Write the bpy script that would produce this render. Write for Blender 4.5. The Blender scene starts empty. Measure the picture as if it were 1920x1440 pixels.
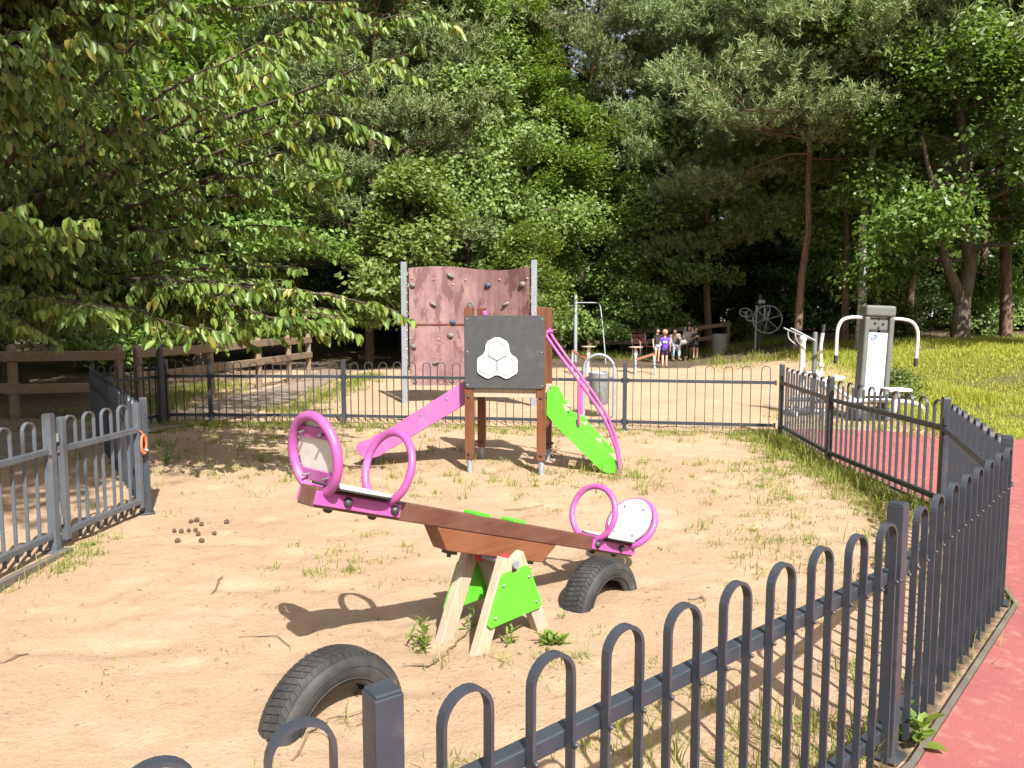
import bpy, math, random
import numpy as np
from mathutils import Vector, Matrix, Euler, Quaternion

S = bpy.context.scene
COL = S.collection
R = math.radians
PI = math.pi
rnd = random.Random(7)
RNG = np.random.default_rng(11)

# ------------------------------------------------------------------ camera model (used to survey real positions)
FPX, PITCH, EYE = 1442.0, R(5.2), 1.65
def gpt(px, py, z=0.0):
    th = math.atan((py-720)/FPX)+PITCH
    Y = (EYE-z)/math.tan(th)
    d = Y*math.cos(PITCH)+(EYE-z)*math.sin(PITCH)
    return Vector(((px-960)/FPX*d, Y, z))
def ypt(px, py, Y):
    th = math.atan((py-720)/FPX)+PITCH
    dz = Y*math.tan(th)
    d = Y*math.cos(PITCH)+dz*math.sin(PITCH)
    return Vector(((px-960)/FPX*d, Y, EYE-dz))

# ------------------------------------------------------------------ object helpers
def link(o, parent=None):
    COL.objects.link(o)
    if parent is not None:
        o.parent = parent
    return o
def tag(o, label=None, cat=None, group=None, kind=None):
    if label: o['label'] = label
    if cat: o['category'] = cat
    if group: o['group'] = group
    if kind: o['kind'] = kind
    return o
WM = {}
def thing(name, label, cat, loc=(0, 0, 0), rz=0.0, group=None, scale=1.0):
    o = bpy.data.objects.new(name, None)
    o.empty_display_size = 0.1
    o.location = loc
    o.rotation_euler = (0, 0, rz)
    o.scale = (scale,)*3
    link(o)
    WM[o.name] = Matrix.Translation(Vector(loc)) @ Matrix.Rotation(rz, 4, 'Z') @ Matrix.Diagonal((scale, scale, scale, 1))
    return tag(o, label, cat, group)
def root_matrix(o):
    while o.parent is not None:
        o = o.parent
    return WM.get(o.name, Matrix.Identity(4))
def dup(root, loc, rz=0.0, scale=1.0, label=None, group=None):
    r = root.copy(); COL.objects.link(r)
    r.location = loc; r.rotation_euler = (0, 0, rz); r.scale = (scale,)*3
    if label: r['label'] = label
    if group: r['group'] = group
    for ch in list(root.children):
        c = ch.copy(); COL.objects.link(c); c.parent = r
        for g in ch.children:
            d = g.copy(); COL.objects.link(d); d.parent = c
    return r

class MB:
    def __init__(s):
        s.v = []; s.f = []; s.sm = []; s.mi = []
    def add(s, vs, fs, smooth=False, mi=0):
        b = len(s.v)
        s.v.extend([tuple(p) for p in vs])
        for f in fs:
            s.f.append(tuple(b+i for i in f)); s.sm.append(smooth); s.mi.append(mi)
        return s
    def box(s, c, size, M=None, mi=0):
        hx, hy, hz = size[0]/2, size[1]/2, size[2]/2
        vs = [Vector((x*hx, y*hy, z*hz)) for x in (-1, 1) for y in (-1, 1) for z in (-1, 1)]
        if M is not None: vs = [M @ p for p in vs]
        c = Vector(c)
        vs = [p+c for p in vs]
        return s.add(vs, [(0, 1, 3, 2), (4, 6, 7, 5), (0, 4, 5, 1), (2, 3, 7, 6), (0, 2, 6, 4), (1, 5, 7, 3)], False, mi)
    def bar(s, p0, p1, w, h, up=(0, 0, 1), mi=0):
        p0, p1, up = Vector(p0), Vector(p1), Vector(up)
        d = p1-p0; L = d.length; d.normalize()
        sd = d.cross(up).normalized(); u2 = sd.cross(d)
        M = Matrix((d, sd, u2)).transposed()
        return s.box((p0+p1)/2, (L, w, h), M, mi)
    def tube(s, pts, r, n=10, closed=False, caps=True, smooth=True, mi=0):
        pts = [Vector(p) for p in pts]; m = len(pts)
        rs = r if isinstance(r, (list, tuple)) else [r]*m
        T = []
        for i in range(m):
            if closed: t = pts[(i+1) % m]-pts[i-1]
            else: t = pts[min(i+1, m-1)]-pts[max(i-1, 0)]
            T.append(t.normalized())
        a = Vector((0, 0, 1)) if abs(T[0].z) < .9 else Vector((1, 0, 0))
        N = (a-T[0]*a.dot(T[0])).normalized()
        vs = []
        for i in range(m):
            if i:
                N = N-T[i]*N.dot(T[i]); N.normalize()
            B = T[i].cross(N)
            for k in range(n):
                an = 2*PI*k/n
                vs.append(pts[i]+(N*math.cos(an)+B*math.sin(an))*rs[i])
        fs = []
        mm = m if closed else m-1
        for i in range(mm):
            j = (i+1) % m
            for k in range(n):
                k2 = (k+1) % n
                fs.append((i*n+k, i*n+k2, j*n+k2, j*n+k))
        s.add(vs, fs, smooth, mi)
        if caps and not closed:
            s.add(vs[:n], [tuple(range(n-1, -1, -1))], False, mi)
            s.add(vs[-n:], [tuple(range(n))], False, mi)
        return s
    def strip(s, pts, w, t, wdir, mi=0, closed=False):
        """flat bar swept along pts; w along wdir, t across"""
        pts = [Vector(p) for p in pts]; wd = Vector(wdir).normalized(); m = len(pts); vs = []
        for i in range(m):
            tt = (pts[min(i+1, m-1)]-pts[max(i-1, 0)]).normalized()
            nn = tt.cross(wd).normalized()
            for a, b in ((-1, -1), (1, -1), (1, 1), (-1, 1)):
                vs.append(pts[i]+wd*(a*w/2)+nn*(b*t/2))
        fs = []
        for i in range(m-1):
            for k in range(4):
                k2 = (k+1) % 4
                fs.append((i*4+k, i*4+k2, (i+1)*4+k2, (i+1)*4+k))
        fs += [(3, 2, 1, 0), tuple((m-1)*4+k for k in range(4))]
        return s.add(vs, fs, False, mi)
    def prism(s, poly, origin, ax, ay, depth, mi=0):
        o, ax, ay = Vector(origin), Vector(ax), Vector(ay)
        az = ax.cross(ay).normalized(); n = len(poly)
        vs = [o+ax*p[0]+ay*p[1]-az*depth/2 for p in poly]+[o+ax*p[0]+ay*p[1]+az*depth/2 for p in poly]
        fs = [tuple(range(n-1, -1, -1)), tuple(range(n, 2*n))]
        fs += [(i, (i+1) % n, n+(i+1) % n, n+i) for i in range(n)]
        return s.add(vs, fs, False, mi)
    def lathe(s, prof, n=24, M=None, mi=0, smooth=True, caps=True, closed=False):
        M = M or Matrix.Identity(4); vs = []
        for r, z in prof:
            for k in range(n):
                a = 2*PI*k/n
                vs.append(M @ Vector((r*math.cos(a), r*math.sin(a), z)))
        m = len(prof); fs = []
        for i in range(m if closed else m-1):
            j = (i+1) % m
            for k in range(n):
                k2 = (k+1) % n
                fs.append((i*n+k, i*n+k2, j*n+k2, j*n+k))
        s.add(vs, fs, smooth, mi)
        if caps and not closed:
            if prof[0][0] > 1e-5: s.add(vs[:n], [tuple(range(n-1, -1, -1))], False, mi)
            if prof[-1][0] > 1e-5: s.add(vs[-n:], [tuple(range(n))], False, mi)
        return s
    def sphere(s, c, r, n=12, m=8, sc=(1, 1, 1), mi=0, M=None):
        prof = [(math.sin(PI*i/m), -math.cos(PI*i/m)) for i in range(m+1)]
        prof[0] = (1e-6, -1); prof[-1] = (1e-6, 1)
        Q = Matrix.Translation(Vector(c)) @ (M or Matrix.Identity(4)) @ Matrix.Diagonal((r*sc[0], r*sc[1], r*sc[2], 1))
        return s.lathe(prof, n, Q, mi, True, False)
    def ring(s, c, R0, r, ax, ay, n=40, k=10, mi=0, sx=1.0, sy=1.0):
        c, ax, ay = Vector(c), Vector(ax), Vector(ay)
        return s.tube([c+ax*(R0*sx*math.cos(2*PI*i/n))+ay*(R0*sy*math.sin(2*PI*i/n)) for i in range(n)], r, k, True, mi=mi)
    def build(s, name, mat, parent=None, world=False, bevel=0.0, seg=2, loc=None):
        vs = s.v
        if world and parent is not None:
            Mi = root_matrix(parent).inverted()
            vs = [tuple(Mi @ Vector(p)) for p in vs]
        me = bpy.data.meshes.new(name)
        me.from_pydata(vs, [], s.f)
        for mm in (mat if isinstance(mat, (list, tuple)) else [mat]):
            me.materials.append(mm)
        me.polygons.foreach_set('use_smooth', s.sm)
        me.polygons.foreach_set('material_index', s.mi)
        me.update()
        o = bpy.data.objects.new(name, me)
        if loc is not None: o.location = loc
        link(o, parent)
        if bevel:
            b = o.modifiers.new('bevel', 'BEVEL'); b.width = bevel; b.segments = seg; b.limit_method = 'ANGLE'; b.angle_limit = R(40)
            b.harden_normals = False
        return o

def mesh_np(name, verts, faces, mats, parent=None, smooth=False, mi=None):
    """verts (N,3); faces: list of int arrays (M,k)"""
    me = bpy.data.meshes.new(name)
    verts = np.ascontiguousarray(verts, dtype=np.float32)
    me.vertices.add(len(verts)); me.vertices.foreach_set('co', verts.ravel())
    loops = np.concatenate([f.ravel() for f in faces]).astype(np.int32)
    sizes = np.concatenate([np.full(len(f), f.shape[1], np.int32) for f in faces])
    starts = np.concatenate([[0], np.cumsum(sizes)[:-1]]).astype(np.int32)
    me.loops.add(len(loops)); me.loops.foreach_set('vertex_index', loops)
    me.polygons.add(len(sizes)); me.polygons.foreach_set('loop_start', starts)
    try: me.polygons.foreach_set('loop_total', sizes)
    except Exception: pass
    if smooth: me.polygons.foreach_set('use_smooth', np.ones(len(sizes), bool))
    for m in (mats if isinstance(mats, (list, tuple)) else [mats]): me.materials.append(m)
    if mi is not None: me.polygons.foreach_set('material_index', np.asarray(mi, np.int32))
    me.update(calc_edges=True); me.validate()
    o = bpy.data.objects.new(name, me)
    return link(o, parent)

def unit(a):
    return a/np.maximum(np.linalg.norm(a, axis=-1, keepdims=True), 1e-9)

# ------------------------------------------------------------------ noise for terrain
_lat = np.random.default_rng(3).random((256, 256))
def vnoise(x, y):
    xi = np.floor(x).astype(int); yi = np.floor(y).astype(int)
    fx = x-xi; fy = y-yi; fx = fx*fx*(3-2*fx); fy = fy*fy*(3-2*fy)
    g = lambda a, b: _lat[a % 256, b % 256]
    return (g(xi, yi)*(1-fx)+g(xi+1, yi)*fx)*(1-fy)+(g(xi, yi+1)*(1-fx)+g(xi+1, yi+1)*fx)*fy
def fbm(x, y, o=4):
    t = 0; a = .5; n = 0
    for k in range(o):
        t = t+a*vnoise(x*2**k+17*k, y*2**k+5*k); n += a; a *= .5
    return t/n
def sstep(a, b, x):
    t = np.clip((x-a)/(b-a), 0, 1); return t*t*(3-2*t)

# ------------------------------------------------------------------ fence survey (metres, from the camera's foot)
P0 = Vector((-1.75, .47, 0)); P1 = Vector((-.236, 1.347, 0)); P2 = Vector((1.40, 2.735, 0)); P3 = Vector((2.78, 4.27, 0))
P4 = Vector((3.55, 6.25, 0)); P5 = Vector((3.50, 8.40, 0)); P6 = Vector((3.68, 10.45, 0))
P7 = Vector((1.60, 10.85, 0)); P8 = Vector((-.45, 11.2, 0)); P9 = Vector((-2.53, 11.5, 0)); P10 = Vector((-4.58, 11.62, 0)); P11 = Vector((-5.24, 11.6, 0))
G1 = Vector((-3.14, 5.27, 0)); G2 = Vector((-3.02, 6.25, 0))

def seg_dist(x, y, a, b):
    ax, ay, bx, by = a[0], a[1], b[0], b[1]
    dx, dy = bx-ax, by-ay; L = dx*dx+dy*dy
    t = np.clip(((x-ax)*dx+(y-ay)*dy)/L, 0, 1)
    return np.hypot(x-ax-t*dx, y-ay-t*dy)
PATH_IN = [P0, P1, P2, P3, P4, P5, P6]
def path_mask(x, y):
    """right of the fence line (rubber path), signed softly"""
    xs = np.array([-3.2, -1.75, -.236, 1.40, 2.78, 3.55, 3.50, 3.68]); ys = np.array([-.4, .47, 1.347, 2.735, 4.27, 6.25, 8.40, 10.45])
    fx = np.interp(y, ys, xs)
    return fx

def ground_h(x, y):
    x = np.asarray(x, float); y = np.asarray(y, float)
    mound = .78*sstep(3.8, 11, x-.05*y)*sstep(11.0, 19.5, y+.35*(x-8))
    back = .9*sstep(26, 52, y)
    left = .10*sstep(-6.0, -12.0, x)
    base = np.maximum(mound, back*.9)+left
    fx = path_mask(x, y)
    inside = sstep(.02, .35, fx-x)*np.where(y < 60, 1, 0)
    near = (fbm(x*.9, y*.9, 3)-.5)*.05+(fbm(x*5, y*5, 3)-.5)*.018+(fbm(x*14, y*14, 2)-.5)*.013
    pit = np.clip(.33-vnoise(x*4.6+9, y*4.6+3), 0, 1)*.085
    rough = (fbm(x*.5, y*.5, 3)-.5)*.25*sstep(13, 30, y)
    sand = inside*(near-pit)*np.where(y < 14, 1, .5)
    # sand heaps round the buried tyres and the seesaw foot
    for (cx, cy, rr, hh) in ((-.75, 3.06, .26, .012), (.51, 4.37, .26, .012), (-.1, 3.88, .3, -.02)):
        sand = sand+hh*np.exp(-((x-cx)**2+(y-cy)**2)/(2*rr*rr))
    return base+sand+rough*.6
def gz(x, y):
    return float(ground_h(np.array([x]), np.array([y]))[0])

# ------------------------------------------------------------------ materials
MAT = {}
def new_mat(name):
    m = bpy.data.materials.new(name); m.use_nodes = True
    nt = m.node_tree; nt.nodes.clear()
    out = nt.nodes.new('ShaderNodeOutputMaterial')
    MAT[name] = m
    return m, nt, out
def N(nt, t, **kw):
    n = nt.nodes.new(t)
    for k, v in kw.items():
        if k in n.inputs: n.inputs[k].default_value = v
        else: setattr(n, k, v)
    return n
def ramp(nt, fac, stops, interp='LINEAR'):
    r = nt.nodes.new('ShaderNodeValToRGB'); cr = r.color_ramp; cr.interpolation = interp
    while len(cr.elements) < len(stops): cr.elements.new(.5)
    for e, (p, c) in zip(cr.elements, stops):
        e.position = p; e.color = (*c, 1) if len(c) == 3 else c
    nt.links.new(fac, r.inputs[0])
    return r.outputs[0]
def mix(nt, fac, a, b, mode='MIX'):
    m = nt.nodes.new('ShaderNodeMix'); m.data_type = 'RGBA'; m.blend_type = mode
    for sock, val in ((m.inputs[0], fac), (m.inputs[6], a), (m.inputs[7], b)):
        if hasattr(val, 'is_linked') or isinstance(val, bpy.types.NodeSocket): nt.links.new(val, sock)
        elif isinstance(val, (int, float)): sock.default_value = val
        else: sock.default_value = (*val, 1) if len(val) == 3 else val
    return m.outputs[2]
def coords(nt, scale=(1, 1, 1), kind='Object'):
    tc = nt.nodes.new('ShaderNodeTexCoord'); mp = nt.nodes.new('ShaderNodeMapping')
    mp.inputs['Scale'].default_value = scale
    nt.links.new(tc.outputs[kind], mp.inputs[0])
    return mp.outputs[0]
def noise(nt, vec, scale, detail=4, rough=.55, out='Fac'):
    n = N(nt, 'ShaderNodeTexNoise'); n.inputs['Scale'].default_value = scale; n.inputs['Detail'].default_value = detail; n.inputs['Roughness'].default_value = rough
    nt.links.new(vec, n.inputs['Vector'])
    return n.outputs[out]
def bump(nt, h, strength, dist=.01):
    b = N(nt, 'ShaderNodeBump'); b.inputs['Strength'].default_value = strength; b.inputs['Distance'].default_value = dist
    nt.links.new(h, b.inputs['Height'])
    return b.outputs[0]
def finish(nt, out, col, rough=.6, normal=None, metal=0.0, spec=.5, coat=0.0):
    p = N(nt, 'ShaderNodeBsdfPrincipled')
    if isinstance(col, bpy.types.NodeSocket): nt.links.new(col, p.inputs['Base Color'])
    else: p.inputs['Base Color'].default_value = (*col, 1)
    if isinstance(rough, bpy.types.NodeSocket): nt.links.new(rough, p.inputs['Roughness'])
    else: p.inputs['Roughness'].default_value = rough
    p.inputs['Metallic'].default_value = metal; p.inputs['Specular IOR Level'].default_value = spec
    p.inputs['Coat Weight'].default_value = coat
    if normal is not None: nt.links.new(normal, p.inputs['Normal'])
    nt.links.new(p.outputs[0], out.inputs[0])
    return p
def paint(name, col, rough=.4, var=.12, dirt=(.25, .2, .15), dirt_amt=.25, bscale=60, bstr=.08, metal=0.0, nscale=9):
    m, nt, out = new_mat(name)
    v = coords(nt)
    n1 = noise(nt, v, nscale, 5, .6)
    lo = tuple(c*(1-var) for c in col); hi = tuple(min(1, c*(1+var)) for c in col)
    c = ramp(nt, n1, [(.3, lo), (.7, hi)])
    n2 = noise(nt, v, nscale*.55, 6, .7)
    d = ramp(nt, n2, [(.52, (0, 0, 0)), (.72, (dirt_amt,)*3)])
    c = mix(nt, d, c, dirt)
    n3 = noise(nt, v, bscale, 3)
    rr = ramp(nt, n2, [(.3, (rough*.85,)*3), (.75, (min(1, rough*1.45),)*3)])
    finish(nt, out, c, rr, bump(nt, n3, bstr, .003), metal)
    return m
def wood(name, c0, c1, axis='z', rough=.6, ring=22, grey=None, grey_amt=.4, coat=0.0, fine=1.0):
    m, nt, out = new_mat(name)
    sc = {'x': (1, ring, ring), 'y': (ring, 1, ring), 'z': (ring, ring, 1)}[axis]
    v = coords(nt, sc); v2 = coords(nt)
    n1 = noise(nt, v, 2.2*fine, 6, .65)
    n2 = noise(nt, v2, 3.0, 4)
    c = ramp(nt, n1, [(.3, c0), (.7, c1)])
    if grey:
        c = mix(nt, ramp(nt, n2, [(.4, (0, 0, 0)), (.68, (grey_amt,)*3)]), c, grey)
    finish(nt, out, c, rough, bump(nt, n1, .35, .003), 0, .4, coat)
    return m

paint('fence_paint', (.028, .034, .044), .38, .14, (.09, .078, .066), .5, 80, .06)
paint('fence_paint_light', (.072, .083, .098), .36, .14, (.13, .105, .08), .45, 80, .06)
paint('purple_paint', (.325, .068, .25), .40, .10, (.42, .26, .34), .3, 60, .04)
paint('purple_plastic', (.335, .095, .265), .44, .08, (.42, .28, .34), .25, 40, .03)
paint('green_plastic', (0.0777, 0.3848, 0.0222), .4, .06, (0.148, 0.259, 0.074), .18, 40, .03)
paint('white_plastic', (0.4884, 0.4884, 0.444), .5, .1, (0.296, 0.2812, 0.1998), .5, 40, .04)
paint('white_enamel', (0.5476, 0.555, 0.5476), .35, .05, (0.37, 0.3552, 0.296), .12, 40, .02)
paint('black_rubber', (.02, .02, .02), .6, .2, (.1, .08, .06), .3)
paint('red_rubber_cap', (.55, .03, .03), .45, .1)
paint('steel_galvanised', (.25, .27, .295), .45, .2, (.25, .25, .25), .3, 60, .05, .25, 25)
paint('bolt_steel', (.35, .35, .36), .35, .1, (.2, .15, .1), .2, 60, .02, .9)
paint('dark_bolt', (.03, .03, .03), .45, .1)
paint('grey_machine', (0.0925, 0.0999, 0.0925), .5, .06, (0.222, 0.2072, 0.1628), .15)
paint('cream_enamel', (0.5328, 0.5254, 0.4884), .35, .05, (0.333, 0.296, 0.222), .15)
paint('dark_machine', (.035, .036, .038), .5, .1)
paint('logo_blue', (.06, .16, .45), .5, .05)
paint('slate_board', (0.03848, 0.0407, 0.04292), .62, .12, (0.1036, 0.1036, 0.1036), .35, 90, .12, 0, 14)
paint('emblem_white', (0.518, 0.518, 0.5032), .5, .05, (0.3108, 0.3108, 0.296), .4, 40, .03, 0, 26)
paint('groove_grey', (.12, .12, .12), .7)
paint('red_edge', (.09, .013, .015), .45, .1)
paint('hold_grey', (.13, .12, .11), .8, .2, (.4, .3, .25), .4, 50, .3)
paint('hold_blue', (.04, .05, .10), .7, .2, (.3, .25, .2), .3, 50, .3)
paint('hold_tan', (.30, .17, .14), .8, .2, (.3, .25, .2), .3, 50, .3)
paint('concrete', (0.222, 0.2146, 0.1998), .9, .25, (0.0888, 0.0814, 0.0666), .5, 90, .5, 0, 18)
paint('kerb_concrete', (.10, .085, .07), .9, .2, (.2, .17, .1), .5, 60, .5)
paint('orange_strap', (.55, .13, .04), .6, .2, (.25, .1, .05), .5)
paint('cone_brown', (.085, .05, .03), .85, .3, (.2, .14, .1), .4, 60, .3)
paint('dark_pole', (.03, .032, .035), .5, .1)
wood('tower_wood', (0.0703, 0.0222, 0.00888), (0.1406, 0.04588, 0.01924), 'z', .45, 20, (0.1924, 0.0962, 0.0518), .3, .15)
wood('beam_wood', (0.0555, 0.01924, 0.01184), (0.1036, 0.03848, 0.02368), 'x', .5, 26, (0.1776, 0.1036, 0.074), .35, .1)
wood('block_wood', (.105, .034, .016), (.175, .062, .029), 'x', .45, 26, (.24, .11, .055), .3, .15)
wood('pale_wood', (0.296, 0.2146, 0.148), (0.4292, 0.333, 0.2442), 'z', .75, 24, (0.2664, 0.2368, 0.2072), .5)
wood('old_rail_wood', (0.1184, 0.0777, 0.0444), (0.222, 0.148, 0.0888), 'x', .85, 16, (0.1628, 0.1406, 0.1184), .6)
wood('bench_wood', (.09, .024, .015), (.15, .042, .024), 'x', .55, 20)
wood('plank_brown', (.15, .06, .03), (.26, .12, .07), 'x', .6, 20)

def m_tyre():
    m, nt, out = new_mat('tyre_rubber')
    v = coords(nt); n1 = noise(nt, v, 6, 5, .65); n2 = noise(nt, v, 45, 4)
    c = ramp(nt, n1, [(.36, (.018, .018, .019)), (.62, (.045, .043, .042)), (.8, (.17, .135, .10))])
    finish(nt, out, c, .72, bump(nt, n2, .3, .004), 0, .4)
m_tyre()
def m_ground():
    m, nt, out = new_mat('ground_mix')
    v = coords(nt)
    n1 = noise(nt, v, .9, 5, .6); n2 = noise(nt, v, 14, 6, .7); n3 = noise(nt, v, 260, 3, .7); n4 = noise(nt, v, 4, 5, .65)
    sand = ramp(nt, n1, [(.3, (.365, .243, .155)), (.55, (.428, .294, .192)), (.75, (.455, .324, .218))])
    sand = mix(nt, ramp(nt, n4, [(.48, (0, 0, 0)), (.72, (.45,)*3)]), sand, (0.3404, 0.2109, 0.1221))
    sand = mix(nt, ramp(nt, n2, [(.54, (0, 0, 0)), (.74, (.5,)*3)]), sand, (0.2516, 0.1554, 0.0925))
    sand = mix(nt, ramp(nt, n3, [(.40, (0, 0, 0)), (.75, (.4,)*3)]), sand, (0.4884, 0.3848, 0.2812))
    debris = noise(nt, v, 55, 3, .6)
    sand = mix(nt, ramp(nt, debris, [(.665, (0, 0, 0)), (.70, (.75,)*3)]), sand, (.13, .08, .045))
    vo = N(nt, 'ShaderNodeTexVoronoi'); vo.inputs['Scale'].default_value = 30; nt.links.new(v, vo.inputs['Vector'])
    grass = ramp(nt, n2, [(.3, (0.0555, 0.0629, 0.01628)), (.5, (0.111, 0.1036, 0.037)), (.72, (0.185, 0.148, 0.074))])
    dirt = ramp(nt, n2, [(.3, (.055, .04, .026)), (.55, (.115, .085, .058)), (.72, (.20, .15, .105))])
    at = N(nt, 'ShaderNodeVertexColor'); at.layer_name = 'zone'
    sp = N(nt, 'ShaderNodeSeparateColor'); nt.links.new(at.outputs[0], sp.inputs[0])
    # break the zone borders with noise
    def edge(sock):
        a = N(nt, 'ShaderNodeMath', operation='MULTIPLY_ADD'); nt.links.new(n2, a.inputs[0]); a.inputs[1].default_value = .9; a.inputs[2].default_value = -.45
        b = N(nt, 'ShaderNodeMath', operation='ADD'); nt.links.new(a.outputs[0], b.inputs[0]); nt.links.new(sock, b.inputs[1])
        return ramp(nt, b.outputs[0], [(.38, (0, 0, 0)), (.62, (1, 1, 1))])
    c = mix(nt, edge(sp.outputs[0]), sand, grass)
    c = mix(nt, edge(sp.outputs[1]), c, dirt)
    ad = N(nt, 'ShaderNodeMath', operation='ADD'); nt.links.new(n2, ad.inputs[0]); nt.links.new(n3, ad.inputs[1])
    ad2 = N(nt, 'ShaderNodeMath', operation='ADD'); nt.links.new(ad.outputs[0], ad2.inputs[0]); nt.links.new(n4, ad2.inputs[1])
    n5 = noise(nt, v, 38, 4, .65); ad3 = N(nt, 'ShaderNodeMath', operation='MULTIPLY_ADD'); nt.links.new(n5, ad3.inputs[0]); ad3.inputs[1].default_value = 1.3; nt.links.new(ad2.outputs[0], ad3.inputs[2])
    finish(nt, out, c, .95, bump(nt, ad3.outputs[0], .7, .02), 0, .1)
m_ground()
def m_rubber_path():
    m, nt, out = new_mat('red_rubber_paving')
    v = coords(nt)
    n1 = noise(nt, v, 1.6, 5, .6); n2 = noise(nt, v, 240, 3, .7); n3 = noise(nt, v, 11, 5, .7)
    c = ramp(nt, n1, [(.3, (.265, .080, .080)), (.7, (.335, .112, .104))])
    c = mix(nt, ramp(nt, n2, [(.36, (.8,)*3), (.60, (0, 0, 0))]), c, (0.148, 0.0444, 0.0444))
    c = mix(nt, ramp(nt, n3, [(.52, (0, 0, 0)), (.72, (.6,)*3)]), c, (0.333, 0.1924, 0.1332))
    finish(nt, out, c, .9, bump(nt, n2, .5, .006), 0, .2)
m_rubber_path()
def m_asphalt():
    m, nt, out = new_mat('grey_gravel_path')
    v = coords(nt); n1 = noise(nt, v, 1.5, 5); n2 = noise(nt, v, 120, 3)
    c = ramp(nt, n1, [(.3, (.15, .115, .09)), (.7, (.27, .21, .16))])
    c = mix(nt, ramp(nt, n2, [(.45, (0, 0, 0)), (.7, (.5,)*3)]), c, (.08, .07, .06))
    finish(nt, out, c, .95, bump(nt, n2, .4, .006), 0, .2)
m_asphalt()
def m_wall():
    m, nt, out = new_mat('climbing_wall_panel')
    v = coords(nt); vz = coords(nt, (1.0, 1.0, .35))
    n1 = noise(nt, v, 1.8, 6, .65); n2 = noise(nt, vz, 3.2, 7, .72); n3 = noise(nt, v, 2.6, 3, .5); n4 = noise(nt, coords(nt, (14, 14, .7)), 1.5, 4)
    c = ramp(nt, n1, [(.3, (.125, .066, .062)), (.5, (.195, .110, .104)), (.72, (.28, .172, .162))])
    c = mix(nt, ramp(nt, n4, [(.46, (0, 0, 0)), (.66, (.6,)*3)]), c, (.14, .06, .085))
    c = mix(nt, ramp(nt, n2, [(.515, (0, 0, 0)), (.54, (.8,)*3)]), c, (.09, .038, .038))
    c = mix(nt, ramp(nt, n3, [(.66, (0, 0, 0)), (.69, (.6,)*3)]), c, (.5, .30, .28))
    finish(nt, out, c, .7, bump(nt, n2, .1, .004))
m_wall()

def m_leaf(name, c0, c1, trans=.35, hue_sick=None, rough=.45, spec=.35):
    m, nt, out = new_mat(name)
    ge = N(nt, 'ShaderNodeNewGeometry'); oi = N(nt, 'ShaderNodeObjectInfo')
    c = ramp(nt, ge.outputs['Random Per Island'], [(0, c0), (1, c1)])
    if hue_sick:
        mm = N(nt, 'ShaderNodeMath', operation='FRACT'); m2 = N(nt, 'ShaderNodeMath', operation='MULTIPLY'); m2.inputs[1].default_value = 37.7
        nt.links.new(ge.outputs['Random Per Island'], m2.inputs[0]); nt.links.new(m2.outputs[0], mm.inputs[0])
        c = mix(nt, ramp(nt, mm.outputs[0], [(.90, (0, 0, 0)), (.94, (.8,)*3)]), c, hue_sick)
    hs = N(nt, 'ShaderNodeHueSaturation')
    mr = N(nt, 'ShaderNodeMapRange'); mr.inputs['To Min'].default_value = .485; mr.inputs['To Max'].default_value = .512
    nt.links.new(oi.outputs['Random'], mr.inputs[0]); nt.links.new(mr.outputs[0], hs.inputs['Hue'])
    mv = N(nt, 'ShaderNodeMapRange'); mv.inputs['To Min'].default_value = .8; mv.inputs['To Max'].default_value = 1.2
    nt.links.new(oi.outputs['Random'], mv.inputs[0]); nt.links.new(mv.outputs[0], hs.inputs['Value'])
    nt.links.new(c, hs.inputs['Color'])
    p = N(nt, 'ShaderNodeBsdfPrincipled'); p.inputs['Roughness'].default_value = rough; p.inputs['Specular IOR Level'].default_value = spec
    nt.links.new(hs.outputs[0], p.inputs['Base Color'])
    t = N(nt, 'ShaderNodeBsdfTranslucent')
    tc = mix(nt, 1.0, hs.outputs[0], (1.5, 1.45, .5), 'MULTIPLY')
    nt.links.new(tc, t.inputs[0])
    ms = N(nt, 'ShaderNodeMixShader'); ms.inputs[0].default_value = trans
    nt.links.new(p.outputs[0], ms.inputs[1]); nt.links.new(t.outputs[0], ms.inputs[2])
    nt.links.new(ms.outputs[0], out.inputs[0])
    return m
m_leaf('leaf_cherry', (.050, .092, .013), (.165, .225, .045), .26, (.20, .175, .03), .42, .4)
m_leaf('leaf_bright', (.085, .145, .026), (.19, .265, .078), .35, None)
m_leaf('leaf_mid', (.075, .12, .026), (.15, .20, .065), .32, (.2, .18, .05))
m_leaf('leaf_oak', (.060, .130, .018), (.135, .225, .042), .35, None, .42, .4)
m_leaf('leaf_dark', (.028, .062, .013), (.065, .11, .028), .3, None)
m_leaf('needle_pine', (.105, .155, .060), (.235, .28, .130), .2, None, .6, .25)
m_leaf('grass_blade', (.12, .175, .028), (.27, .30, .07), .35, (.40, .31, .15), .55, .2)
m_leaf('meadow_grass', (.21, .27, .035), (.40, .42, .085), .4, (.46, .38, .17), .55, .2)
m_leaf('litter_brown', (.06, .035, .02), (.24, .15, .085), .05, (.30, .22, .13), .8, .1)
m_leaf('weed_leaf', (.10, .17, .03), (.18, .25, .05), .35)
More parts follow.
